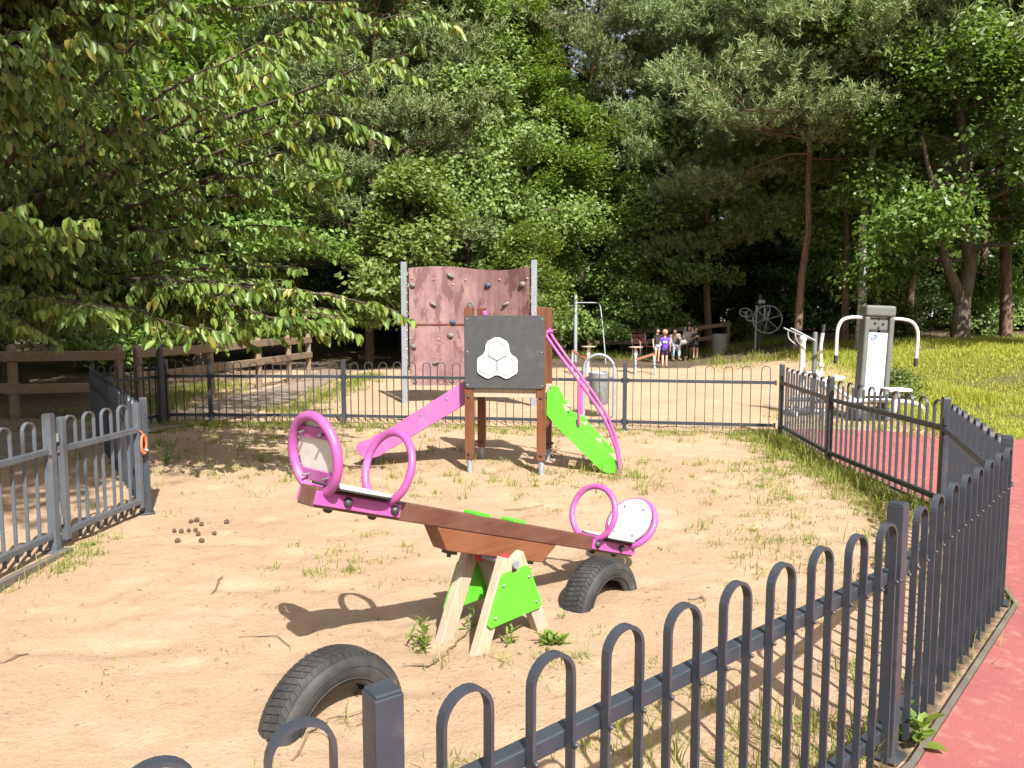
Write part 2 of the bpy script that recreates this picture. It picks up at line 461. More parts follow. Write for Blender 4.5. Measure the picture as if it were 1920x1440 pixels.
def m_bark(name, c0, c1, top=None, z0=3., z1=7., ring=5):
    m, nt, out = new_mat(name)
    v = coords(nt, (ring, ring, 1.2)); v2 = coords(nt)
    n1 = noise(nt, v, 3, 6, .7)
    c = ramp(nt, n1, [(.32, c0), (.68, c1)])
    if top:
        sx = N(nt, 'ShaderNodeSeparateXYZ'); nt.links.new(v2, sx.inputs[0])
        mr = N(nt, 'ShaderNodeMapRange'); mr.inputs['From Min'].default_value = z0; mr.inputs['From Max'].default_value = z1
        nt.links.new(sx.outputs[2], mr.inputs[0])
        tc = ramp(nt, n1, [(.3, tuple(k*.6 for k in top)), (.7, top)])
        c = mix(nt, mr.outputs[0], c, tc)
    finish(nt, out, c, .9, bump(nt, n1, .8, .03), 0, .2)
m_bark('bark_pine', (.06, .042, .032), (.20, .125, .088), (.17, .085, .05), 5, 11)
m_bark('bark_brown', (.05, .04, .032), (.17, .135, .105))
m_bark('bark_cherry', (.045, .032, .027), (.12, .085, .07))
def m_birch():
    m, nt, out = new_mat('bark_birch')
    v = coords(nt, (1.5, 1.5, 5)); n1 = noise(nt, v, 2.4, 5, .7)
    c = ramp(nt, n1, [(.40, (.03, .028, .025)), (.50, (.27, .25, .22)), (.8, (.42, .40, .36))])
    finish(nt, out, c, .8, bump(nt, n1, .3, .02))
m_birch()
def flat(name, col, rough=.8):
    m, nt, out = new_mat(name); v = coords(nt)
    n1 = noise(nt, v, 24, 3)
    c = ramp(nt, n1, [(.3, tuple(k*.82 for k in col)), (.7, tuple(min(1, k*1.12) for k in col))])
    finish(nt, out, c, rough); return m
for nm, c in (('skin', (.50, .29, .20)), ('lip', (.30, .11, .09)), ('hair_dark', (.02, .014, .01)), ('hair_fair', (.30, .20, .10)), ('cloth_black', (.02, .02, .022)), ('cloth_paleblue', (.42, .52, .62)),
              ('cloth_purple', (.10, .035, .55)), ('cloth_darkpurple', (.03, .012, .06)), ('cloth_teal', (.25, .55, .55)), ('cloth_pattern', (.42, .38, .33)), ('cloth_jeans', (.33, .42, .55)), ('cloth_grey', (.36, .31, .31)), ('cloth_light', (.50, .52, .56)), ('cloth_maroon', (.10, .02, .025)), ('bag_white', (.7, .7, .68)), ('bag_navy', (.02, .022, .05)), ('shoe_dark', (.03, .03, .03)), ('eye_dark', (.01, .01, .01))):
    flat(nm, c)

# ================================================================== GROUND
def build_ground():
    xs = np.unique(np.concatenate([np.linspace(-90, -8, 42), np.linspace(-8, 6, 330), np.linspace(6, 20, 60), np.linspace(20, 90, 36)]).round(4))
    ys = np.unique(np.concatenate([np.linspace(-25, 1, 14), np.linspace(1, 7, 200), np.linspace(7, 14, 130), np.linspace(14, 34, 90), np.linspace(34, 150, 50)]).round(4))
    X, Y = np.meshgrid(xs, ys); Z = ground_h(X, Y)
    nx, ny = len(xs), len(ys)
    V = np.stack([X.ravel(), Y.ravel(), Z.ravel()], 1)
    i = (np.arange(ny-1)[:, None]*nx+np.arange(nx-1)[None]).ravel()
    Fq = np.stack([i, i+1, i+nx+1, i+nx], 1)
    g = mesh_np('ground', V, [Fq], MAT['ground_mix'], smooth=True)
    tag(g, 'sandy playground floor running into grass and forest soil', kind='structure')
    x, y = V[:, 0], V[:, 1]
    meadow = sstep(-.5, .9, x-(6.3+.21*(y-11)))*sstep(9.6, 10.3, y)*(1-sstep(24, 30, y))
    fx = path_mask(x, y)
    strip = .62*(1-sstep(.05, .75, np.abs(fx-x)))*sstep(3.8, 6.5, y)*(y < 11)+.32*(1-sstep(.1, 1.1, np.abs(fx-x)))*(y < 3.8)
    backs = .36*(1-sstep(.0, .9, np.abs(y-(11.05-.12*x))))*(x < 3.4)*(x > -5)
    left = .45*np.exp(-((x+2.6)/1.5)**2-((y-9.2)/1.5)**2)
    tow = .3*np.exp(-((x+.0)/1.4)**2-((y-8.0)/1.0)**2)
    roadgrass = .60*np.exp(-((x+3.7+.03*(y-12))/.38)**2)*sstep(11.8, 13, y)*(1-sstep(21, 24, y))
    bk = .6*np.exp(-((y-29)/1.6)**2)*(x > 0)
    grass = np.clip(meadow+strip+backs+left+tow+roadgrass+bk, 0, 1)
    edge_y = 24.0+.15*x*(x < 0)
    dirt = sstep(-1.6, .5, y-edge_y-1.2*(vnoise(x*.4, y*.4)-.5))*(1-.75*meadow)
    dirt = np.maximum(dirt, sstep(.2, 1.4, (-4.4-.30*(y-11))-x)*sstep(11.2, 12.5, y))
    dirt = np.maximum(dirt, .55*sstep(.3, 1.6, -5.3-x))
    dirt = np.maximum(dirt, .62*(1-sstep(.0, .16, np.abs(x-fx-.02)))*(y < 11))
    dirt = np.where(x > 5.5, dirt*sstep(20, 27, y), dirt)
    col = np.zeros((len(V), 4), np.float32); col[:, 0] = grass; col[:, 1] = np.clip(dirt, 0, 1); col[:, 3] = 1
    ca = g.data.color_attributes.new('zone', 'FLOAT_COLOR', 'POINT')
    ca.data.foreach_set('color', col.ravel())
build_ground()

def offset_line(pts, d):
    out = []
    for i, p in enumerate(pts):
        a = pts[max(i-1, 0)]; b = pts[min(i+1, len(pts)-1)]
        t = (b-a).normalized(); n = Vector((t.y, -t.x, 0))
        out.append(p+n*d)
    return out
FLINE = [Vector((-3.2, -.37, 0)), P0, P1, P2, P3, P4, P5, P6]
def sheet(name, poly, z, mat, label, follow=False, thick=.0):
    m = MB(); n = len(poly)
    vs = [(p[0], p[1], (gz(p[0], p[1]) if follow else 0)+z) for p in poly]
    m.add(vs, [tuple(range(n))])
    if thick:
        m.add(vs+[(v[0], v[1], v[2]-thick) for v in vs], [(i, n+i, n+(i+1) % n, (i+1) % n) for i in range(n)])
    o = m.build(name, mat); tag(o, label, kind='structure'); return o
edge = offset_line(FLINE, .102)
poly = [(p.x, p.y) for p in edge]+[(3.95, 10.9), (4.6, 10.85), (5.6, 10.6), (6.6, 10.25), (7.6, 10.0), (9.0, 9.8), (9.5, 4), (9, -3), (-3.2, -3)]
sheet('rubber_path', poly, .012, MAT['red_rubber_paving'], 'red rubber path outside the metal fence', thick=.05)
m = MB(); a = offset_line(FLINE, .078); b = offset_line(FLINE, .098)
for i in range(len(a)-1):
    v = [(a[i].x, a[i].y, .022), (a[i+1].x, a[i+1].y, .022), (b[i+1].x, b[i+1].y, .022), (b[i].x, b[i].y, .022)]
    v += [(p[0], p[1], -.05) for p in v]
    m.add(v, [(0, 3, 2, 1), (0, 1, 5, 4), (2, 3, 7, 6)])
tag(m.build('path_kerb', MAT['kerb_concrete']), 'thin concrete edging between the fence and the red path', kind='structure')
# kerb board under the left fence
m = MB(); q = [G1+Vector((-.03, -.05, 0)), Vector((-3.2, 4.66, 0)), Vector((-3.27, 3.6, 0)), Vector((-3.4, 2.0, 0))]
for i in range(3):
    m.bar(q[i]+Vector((.1, 0, -.01)), q[i+1]+Vector((.1, 0, -.01)), .05, .09)
tag(m.build('edging_board', MAT['kerb_concrete']), 'pale edging under the fence left of the gate', kind='structure')

# grey forest path on the left: a draped strip
def draped(name, left, right, z, mat, label, n=40):
    def samp(pts, k):
        L = [0]
        for i in range(len(pts)-1): L.append(L[-1]+math.dist(pts[i], pts[i+1]))
        return [(float(np.interp(t*L[-1], L, [p[0] for p in pts])), float(np.interp(t*L[-1], L, [p[1] for p in pts]))) for t in np.linspace(0, 1, k)]
    A, B = samp(left, n), samp(right, n); m = MB(); vs = []; C = 7
    for p, q in zip(A, B):
        for j in range(C):
            t = j/(C-1); x = p[0]*(1-t)+q[0]*t; y = p[1]*(1-t)+q[1]*t
            vs.append((x, y, gz(x, y)+z))
    fs = [(i*C+j, i*C+j+1, (i+1)*C+j+1, (i+1)*C+j) for i in range(n-1) for j in range(C-1)]
    m.add(vs, fs, True); o = m.build(name, mat); tag(o, label, kind='structure')
draped('forest_path', [(-9.5, 6.5), (-7.3, 10.5), (-5.95, 12.6), (-5.5, 15.5), (-5.3, 18.5), (-5.6, 22.5)], [(-6.2, 5.5), (-5.6, 9.6), (-4.35, 12.2), (-4.2, 14.5), (-4.35, 17.5), (-4.6, 22.5)], .014, MAT['grey_gravel_path'], 'grey gravel path along the wooden rail fence')

# ---- grass
def blades(P, h, w, rng, lean=.5):
    n = len(P); az = rng.uniform(0, 2*PI, n); b = np.abs(rng.normal(.15, lean, n)).clip(0, 1.6)[:, None]
    d = np.stack([np.cos(az), np.sin(az), np.zeros(n)], 1); tw = az+rng.normal(PI/2, .5, n)
    s = np.stack([np.cos(tw), np.sin(tw), np.zeros(n)], 1)
    up = np.array([0, 0, 1.]); hh = h[:, None]; ww = w[:, None]
    def at(t): return P-up*.01+up*hh*(t-.48*np.minimum(b, 1.25)*t*t)+d*hh*(.12*t+.62*b*t*t)
    V = np.stack([at(0)-s*ww, at(0)+s*ww, at(.4)+s*ww*.9, at(.4)-s*ww*.9, at(.75)+s*ww*.6, at(.75)-s*ww*.6, at(1.)], 1).reshape(-1, 3)
    i = np.arange(n)*7
    return V, np.concatenate([np.stack([i, i+1, i+2, i+3], 1), np.stack([i+3, i+2, i+4, i+5], 1)]), np.stack([i+5, i+4, i+6], 1)
def grass_obj(name, P, h, w, mat, label, rng, lean=.6):
    P = np.array(P); P[:, 2] = ground_h(P[:, 0], P[:, 1])
    V, q, t = blades(P, h, w, rng, lean)
    o = mesh_np(name, V, [q, t], mat)
    return tag(o, label, 'grass', kind='stuff')
rg = np.random.default_rng(21)
# meadow on the right bank
n = 260000
x = rg.uniform(5.2, 19, n); y = 10.0+14.5*rg.random(n)**1.6
keep = (x > 6.25+.21*(y-11)+rg.normal(0, .35, n)) & (fbm(x*.8, y*.8, 3) > rg.uniform(.22, .52, n)) & (x < .78*y+2)
x, y = x[keep], y[keep]; k = fbm(x*.5+7, y*.5, 3)
grass_obj('meadow_grass', np.stack([x, y, x*0], 1), (.035+.62*np.clip(k-.40, 0, .5)+rg.random(len(x))*.07)*np.clip((y-9.6)*.9, .35, 1), .0022+.00030*y*rg.uniform(.6, 1.2, len(x)), MAT['meadow_grass'], 'long sunlit grass on the bank right of the playground', rg, .8)

# tufts in the sand and along the fences
def tuft_field():
    P = []; Hh = []; W = []
    def tufts(n, fn, hmin, hmax, spread, nb):
        for _ in range(n):
            q = fn()
            if q is None: continue
            x0, y0 = q
            h0 = rg.uniform(hmin, hmax); k = int(rg.integers(nb[0], nb[1])); sp = spread*rg.uniform(.5, 1.4)
            for _ in range(k):
                P.append((x0+rg.normal(0, sp), y0+rg.normal(0, sp), 0)); Hh.append(h0*rg.uniform(.5, 1.15)); W.append(.0018+.00021*y0)
    def along(a, b, off, sig):
        def f():
            t = rg.random(); p = a.lerp(b, t); d = (b-a).normalized(); nn = Vector((-d.y, d.x, 0))
            o = abs(rg.normal(0, sig))+off
            return p.x+nn.x*o, p.y+nn.y*o
        return f
    for a, b, kn in ((P2, P3, 25), (P3, P4, 60), (P4, P5, 150), (P5, P6, 130)):
        tufts(kn, along(a, b, .02, .32), .05, .20, .06, (14, 34))
    tufts(120, along(P3+Vector((-.6, .4, 0)), P5+Vector((-.5, 0, 0)), 0, .55), .04, .12, .06, (10, 24))
    tufts(110, along(P1, P2, .05, .55), .05, .16, .055, (10, 26))
    tufts(60, along(P1, P2, .02, .22), .10, .30, .05, (8, 18))
    tufts(24, along(P0, P1, .1, .3), .05, .15, .05, (8, 20))
    for a, b, kn in ((P6, P7, 46), (P7, P8, 60), (P8, P9, 60), (P9, P10, 80), (P10, P11, 20)):
        tufts(kn, along(a, b, .02, .42), .06, .17, .07, (12, 28))
    tufts(130, lambda: (rg.normal(-3.2, .95), rg.normal(9.3, 1.0)), .06, .18, .07, (10, 26))
    tufts(70, lambda: (rg.normal(-2.3, .8), rg.normal(8.2, .9)), .04, .12, .06, (8, 20))
    tufts(80, lambda: (rg.normal(.1, .9), rg.normal(7.75, .55)), .04, .13, .05, (10, 24))
    tufts(36, lambda: (rg.normal(1.0, .3), rg.normal(8.0, .45)), .08, .2, .05, (8, 18))
    tufts(26, lambda: (rg.normal(-1.05, .35), rg.normal(4.85, .28)), .04, .10, .04, (12, 26))
    tufts(16, along(Vector((-2.9, 4.7, 0)), Vector((-2.95, 5.6, 0)), -.1, .14), .05, .16, .05, (14, 28))
    tufts(28, along(Vector((-3.15, 3.0, 0)), Vector((-3.1, 4.8, 0)), -.18, .2), .05, .13, .05, (10, 24))
    tufts(12, lambda: (rg.normal(-.05, .22), rg.normal(3.62, .14)), .04, .12, .03, (8, 16))
    tufts(100, lambda: (rg.uniform(-2.8, 3.2), rg.uniform(3.0, 8.5)), .02, .06, .035, (5, 14))
    tufts(40, lambda: (rg.uniform(1.2, 3.2), rg.uniform(4.6, 8.5)), .03, .09, .045, (6, 18))
    # outside, beyond the back fence and on the verge of the grey path
    tufts(190, lambda: (lambda yy: (rg.normal(-3.7-.03*(yy-12), .28), yy))(rg.uniform(12.2, 21)), .08, .22, .10, (12, 26))
    tufts(220, lambda: (lambda yy: (rg.normal(-6.2-.1*(yy-12), .35), yy))(rg.uniform(11.5, 18)), .10, .3, .12, (12, 22))
    tufts(420, lambda: (rg.uniform(.5, 11), rg.normal(29.2, .9)), .12, .35, .16, (12, 24))
    tufts(160, lambda: (rg.uniform(4, 6.6), rg.normal(11.6, .7)), .05, .15, .08, (10, 20))
    tufts(260, lambda: (rg.uniform(6, 18), rg.normal(23.5, 1.2)), .15, .4, .16, (12, 22))
    P_ = np.array(P); return P_, np.array(Hh), np.array(W)
P_, H_, W_ = tuft_field()
grass_obj('grass_tufts', P_, H_, W_*rg.uniform(.6, 1.3, len(W_)), MAT['grass_blade'], 'sparse grass tufts growing out of the sand', rg, .9)


def leaf_np(P, A, Nn, size, ratio, fold=.18, droop=.25, six=True):
    """six-point folded leaves. P base points, A axis, Nn normal"""
    A = unit(A); Sd = unit(np.cross(A, Nn)); Nn = unit(np.cross(Sd, A))
    L = size[:, None]; w = L*ratio*.5
    if six:
        b = P; t = P+A*L-Nn*L*droop
        l1 = P+A*L*.32+Sd*w*.9+Nn*w*fold; l2 = P+A*L*.68+Sd*w*.8+Nn*w*fold-Nn*L*droop*.4
        r1 = P+A*L*.32-Sd*w*.9+Nn*w*fold; r2 = P+A*L*.68-Sd*w*.8+Nn*w*fold-Nn*L*droop*.4
        V = np.stack([b, l1, l2, t, r2, r1], 1).reshape(-1, 3); i = np.arange(len(P))*6
        return V, [np.stack([i, i+1, i+2, i+3], 1), np.stack([i, i+3, i+4, i+5], 1)]
    b = P; t = P+A*L; l1 = P+A*L*.45+Sd*w-Nn*w*fold; r1 = P+A*L*.45-Sd*w-Nn*w*fold
    V = np.stack([b, l1, t, r1], 1).reshape(-1, 3); i = np.arange(len(P))*4
    return V, [np.stack([i, i+1, i+2, i+3], 1)]

# litter: needles, bark crumbs and dry leaf bits on the sand
rl = np.random.default_rng(31); n = 9000
x = rl.uniform(-4.5, 3.9, n); y = 2.2+9.3*rl.random(n)**1.15
keep = (fbm(x*1.1+3, y*1.1+8, 4) > rl.uniform(.30, .62, n)) & (x < path_mask(x, y)-.05); x, y = x[keep], y[keep]; n = len(x)
V, Fc = leaf_np(np.stack([x, y, ground_h(x, y)+.003], 1), np.stack([rl.normal(0, 1, n), rl.normal(0, 1, n), rl.normal(0, .10, n)], 1), np.stack([rl.normal(0, .3, n), rl.normal(0, .3, n), np.ones(n)], 1),
                (.006+.028*rl.random(n)**2.5)*(1+.05*y), .22, .2, .1, False)
tag(mesh_np('litter', V, Fc, MAT['litter_brown']), 'fine brown needle and bark litter strewn over the sand', kind='stuff')
# weeds: upright stems with narrow leaves
def weed(x, y, h, ns, label, seed, wide=.28, ls=.055, group=None):
    rg2 = np.random.default_rng(seed); z0 = gz(x, y)
    o = thing('weed', label, 'weed', (x, y, z0), 0, group)
    st = MB(); LP = []; LA = []; LN = []
    for s in range(ns):
        a = rg2.uniform(0, 2*PI); r = rg2.uniform(0, .05); hh = h*rg2.uniform(.55, 1.0); le = rg2.uniform(.05, .3)
        pts = [Vector((r*math.cos(a)+le*hh*t*t*math.cos(a), r*math.sin(a)+le*hh*t*t*math.sin(a), -.01+hh*t)) for t in (0, .35, .7, 1)]
        st.tube(pts, [.003, .0026, .002, .001], 5); st.build('stem', MAT['weed_leaf'], o); st = MB()
        k = max(5, int(hh/.014))
        for i in range(k):
            t = .15+.85*i/k; q = pts[0].lerp(pts[3], t); an = i*2.4+a
            LP.append((q.x, q.y, q.z)); e = .35+.9*t
            LA.append((math.cos(an), math.sin(an), e)); LN.append((-.5*math.cos(an), -.5*math.sin(an), 1))
    LP, LA, LN = np.array(LP), np.array(LA), np.array(LN)
    V, Fc = leaf_np(LP, LA, LN, ls*rg2.uniform(.6, 1.2, len(LP)), wide, .2, .2)
    mesh_np('leaves', V, Fc, MAT['weed_leaf'], o)
p = gpt(800, 1215); weed(p.x, p.y, .20, 4, 'upright leafy weed left of the seesaw stand', 1)
p = gpt(888, 1165); weed(p.x, p.y, .13, 2, 'small weed between the legs of the seesaw stand', 2)
p = gpt(952, 1200); weed(p.x, p.y, .11, 3, 'low weed in front of the near green seesaw board', 3)
p = gpt(1036, 1200); weed(p.x, p.y, .05, 9, 'flat rosette weed on the sand right of the seesaw stand', 4, .35, .07)
p = gpt(1050, 1150); weed(p.x, p.y, .08, 1, 'tiny yellowish weed at the foot of the small buried tyre', 5)
p = gpt(1130, 862); weed(p.x, p.y-.25, .28, 3, 'tall weed in front of the green steps board', 6)
p = gpt(1032, 855); weed(p.x, p.y, .25, 5, 'bushy weed beside the right tower post', 7)
p = gpt(1712, 1400); weed(p.x, p.y, .17, 3, 'broad leaved weed at the foot of the fence by the red path', 8, .7, .09)
p = gpt(310, 870); weed(p.x, p.y, .24, 6, 'leafy weed in the grass right of the gate post', 9)

# cones
def cone_mesh():
    m = MB(); m.lathe([(.004, -.026), (.016, -.02), (.021, -.006), (.019, .008), (.012, .02), (.003, .028)], 9, Matrix.Rotation(R(80), 4, 'X'))
    for i in range(26):
        a = i*2.4; z = -.022+.045*i/26; r = .022*math.sin(PI*min(.97, max(.12, (z+.03)/.06)))
        c = Matrix.Rotation(R(80), 3, 'X') @ Vector((r*math.cos(a), r*math.sin(a), z))
        m.sphere(c, .006, 6, 4, (1, 1, .6))
    return m
c0 = None
for i, (px, py) in enumerate([(327, 999), (340, 1000), (354, 999), (367, 998), (372, 1007), (358, 980), (369, 978), (378, 986), (402, 1003), (333, 1016), (378, 1014), (425, 980)]):
    p = gpt(px, py); z = gz(p.x, p.y)+.016
    if c0 is None:
        c0 = cone_mesh().build('pine_cone', MAT['cone_brown'], loc=(p.x, p.y, z)); o = c0
        tag(o, 'brown pine cone lying in the scatter of cones on the sand near the gate', 'pine cone', 'pine cones scattered on the sand')
    else:
        o = c0.copy(); COL.objects.link(o); o.location = (p.x, p.y, z)
    o.rotation_euler = (rnd.uniform(-.3, .3), rnd.uniform(-.3, .3), rnd.uniform(0, 6)); s_ = rnd.uniform(.6, .9); o.scale = (s_,)*3
# sticks and dry roots
def stick(pxs, r, label):
    pts = []
    for k, (px, py) in enumerate(pxs):
        p = gpt(px, py); pts.append(Vector((p.x, p.y, gz(p.x, p.y)+r*.8+(.012 if k % 2 else 0))))
    fine = []
    for i in range(len(pts)-1):
        for t in np.linspace(0, 1, 5)[:-1]:
            q = pts[i].lerp(pts[i+1], t); fine.append(q+Vector((rnd.gauss(0, .006), rnd.gauss(0, .006), 0)))
    fine.append(pts[-1])
    m = MB(); m.tube(fine, [r*(1-.6*i/len(fine)) for i in range(len(fine))], 6)
    tag(m.build('stick', MAT['old_rail_wood']), label, 'stick')
stick([(757, 1247), (800, 1252), (830, 1230), (860, 1200), (905, 1150)], .007, 'dry brown stick lying below the seesaw stand')
stick([(395, 1112), (415, 1085), (408, 1095)], .005, 'short dark twig on the sand left of the seesaw')
stick([(550, 1430), (580, 1380), (620, 1350), (690, 1335)], .005, 'dry root beside the big buried tyre')
stick([(450, 1195), (520, 1200), (545, 1212)], .004, 'thin pale root on the sand by the seesaw shadow')
stick([(945, 958), (985, 952), (1020, 945)], .005, 'dry twig on the sand behind the seesaw plank')
stick([(1225, 920), (1240, 912), (1262, 905)], .004, 'thin twig on the sand right of the low seesaw seat')
stick([(0, 1245), (30, 1235), (52, 1222)], .006, 'dark root at the left edge of the sand')
stick([(1290, 1130), (1318, 1127), (1322, 1131)], .008, 'short thick stick behind the near fence')

# ================================================================== FENCES
def hoop_mb(side=1, top=.93):
    m = MB(); r = .058
    pts = [(-r, 0, .035), (-r, 0, .3), (-r, 0, .6), (-r, 0, top-r)]
    pts += [(-r*math.cos(a), 0, top-r+r*math.sin(a)) for a in np.linspace(0, PI, 13)[1:-1]]
    pts += [(r, 0, top-r), (r, 0, .6), (r, 0, .3), (r, 0, .035)]
    m.strip(pts, .0235, .009, (0, 1, 0))
    for sx in (-1, 1):
        m.lathe([(.006, 0), (.006, .006), (.003, .009)], 8, Matrix.Translation((sx*r, -side*.014, .715)) @ Matrix.Rotation(R(90*side), 4, 'X'))
    return m
HOOP = {}
def panel(fence, a, b, side, mat, nh=None, end=.045):
    """two rails (the part) with the hoops as its sub-parts; hoops stand on the outer side of the rails"""
    d = (b-a); L = d.length; d.normalize(); out = Vector((d.y, -d.x, 0))*side; ang = math.atan2(d.y, d.x)
    Mi = root_matrix(fence).inverted()
    for z in (.715, .125):
        m = MB(); m.bar(a+d*end+Vector((0, 0, z)), b-d*end+Vector((0, 0, z)), .04, .042)
        for e in (a+d*(end-.004), b-d*(end-.004)):
            m.bar(e-d*.012+Vector((0, 0, z)), e+d*.012+Vector((0, 0, z)), .012, .07)
        m.build('rail', mat, fence, True, .003, 1)
    pn = fence
    n = nh or max(1, round((L-.1)/.234)); pitch = (L-.09)/n
    key = (mat.name, side)
    for i in range(n):
        p = a+d*(.045+pitch*(i+.5))+out*(.020+.0145)
        tw = ang+(PI if side < 0 else 0)
        M4 = Mi @ Matrix.Translation(p) @ Matrix.Rotation(ang, 4, 'Z')
        if key not in HOOP:
            h = hoop_mb(side).build('hoop', mat, pn); HOOP[key] = h
        else:
            h = HOOP[key].copy(); COL.objects.link(h); h.parent = pn
        h.matrix_parent_inverse = Matrix.Identity(4)
        h.location = M4.to_translation(); h.rotation_euler = M4.to_euler()
        # tiny build tolerances so that the bars do not line up like a ruler
        h.rotation_euler.z += rnd.gauss(0, .012); h.rotation_euler.y += rnd.gauss(0, .003); h.location.z += rnd.gauss(0, .003)
def post(fence, p, ang, mat, h=.965, w=.058, name='post'):
    Mi = root_matrix(fence).inverted(); m = MB(); M = Matrix.Rotation(ang, 3, 'Z')
    m.box(p+Vector((0, 0, (h-.3)/2)), (w, w, h+.3), M)
    m.box(p+Vector((0, 0, h+.003)), (w-.006, w-.006, .008), M)
    m.box(p+Vector((0, 0, .012)), (w+.05, w+.05, .012), M)
    for z in (.70,):
        for sx in (-1, 1):
            m.lathe([(.008, 0), (.008, .008), (.004, .011)], 8, Matrix.Translation(p+M @ Vector((sx*.045, -.032, z))) @ Matrix.Rotation(R(90), 4, 'X'))
    m.v = [tuple(Mi @ Vector(v)) for v in m.v]
    return m.build(name, mat, fence, False, .003, 2)
def fence_run(name, label, pts, side, mat, first=True, last=True, skip=()):
    o = thing(name, label, 'fence', pts[0])
    for i in range(len(pts)-1):
        dv = Vector((-.01, .06, 0)) if pts[i] is P0 else Vector((0, 0, 0))
        panel(o, pts[i]+dv, pts[i+1]+dv, side, mat)
    for i, p in enumerate(pts):
        if (i == 0 and not first) or (i == len(pts)-1 and not last): continue
        a = pts[max(i-1, 0)]; b = pts[min(i+1, len(pts)-1)]
        post(o, p, math.atan2(b.y-a.y, b.x-a.x), mat)
    return o
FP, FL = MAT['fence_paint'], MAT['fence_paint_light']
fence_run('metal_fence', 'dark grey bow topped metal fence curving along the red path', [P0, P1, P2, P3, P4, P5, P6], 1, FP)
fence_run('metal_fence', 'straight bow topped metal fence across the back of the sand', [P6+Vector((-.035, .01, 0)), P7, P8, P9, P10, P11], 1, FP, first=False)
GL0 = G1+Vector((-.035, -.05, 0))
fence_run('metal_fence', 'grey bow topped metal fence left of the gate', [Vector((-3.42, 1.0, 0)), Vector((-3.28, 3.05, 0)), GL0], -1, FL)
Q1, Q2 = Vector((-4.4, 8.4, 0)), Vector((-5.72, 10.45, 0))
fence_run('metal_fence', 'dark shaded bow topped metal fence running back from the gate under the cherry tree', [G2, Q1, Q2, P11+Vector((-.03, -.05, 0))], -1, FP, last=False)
# the gate leaf
def gate():
    a, b = G1, G2+Vector((-.01, -.055, 0)); d = (b-a).normalized(); ang = math.atan2(d.y, d.x)
    g = thing('metal_gate', 'grey bow topped metal gate leaf on the left of the sand', 'gate', a, ang)
    L = (b-a).length; m = MB()
    for x in (.03, L-.03):
        m = MB(); m.box((x, 0, .50), (.045, .045, .86)); m.box((x, 0, .933), (.04, .04, .012)); m.build('stile', FL, g, False, .003)
    for z in (.715, .13):
        m = MB(); m.bar((.052, 0, z), (L-.052, 0, z), .04, .042); m.build('rail', FL, g, False, .003)
    pn = g
    n = 4; pitch = (L-.12)/n
    for i in range(n):
        if ('gate',) not in HOOP: h = hoop_mb(-1).build('hoop', FL, pn); HOOP[('gate',)] = h
        else: h = HOOP[('gate',)].copy(); COL.objects.link(h); h.parent = pn
        h.location = (.06+pitch*(i+.5), .0345, 0)
    for z in (.22, .80):
        m = MB(); m.lathe([(.012, -.03), (.012, .03)], 10, Matrix.Translation((-.012, -.0, z))); m.build('hinge', MAT['bolt_steel'], g)
    m = MB(); m.box((L-.01, -.03, .55), (.05, .02, .03)); m.lathe([(.012, 0), (.012, .04), (.006, .045)], 10, Matrix.Translation((L-.02, -.04, .55)) @ Matrix.Rotation(R(90), 4, 'X'))
    m.build('latch', MAT['bolt_steel'], g)
    p = a+d*(L-.02)+Vector((.052, -.02, .60))
    s = MB(); s.ring((0, 0, 0), .062, .010, (d.x*.55, d.y*.55, 0), (0, 0, 1), 28, 8, sx=1, sy=1.25)
    s.tube([(0, 0, .077), (-.01, -.004, .10), (-.025, -.01, .115)], .004, 6)
    o = s.build('collar_ring', MAT['orange_strap'], loc=p)
    tag(o, 'small orange collar loop hanging from the gate post', 'collar')
gate()

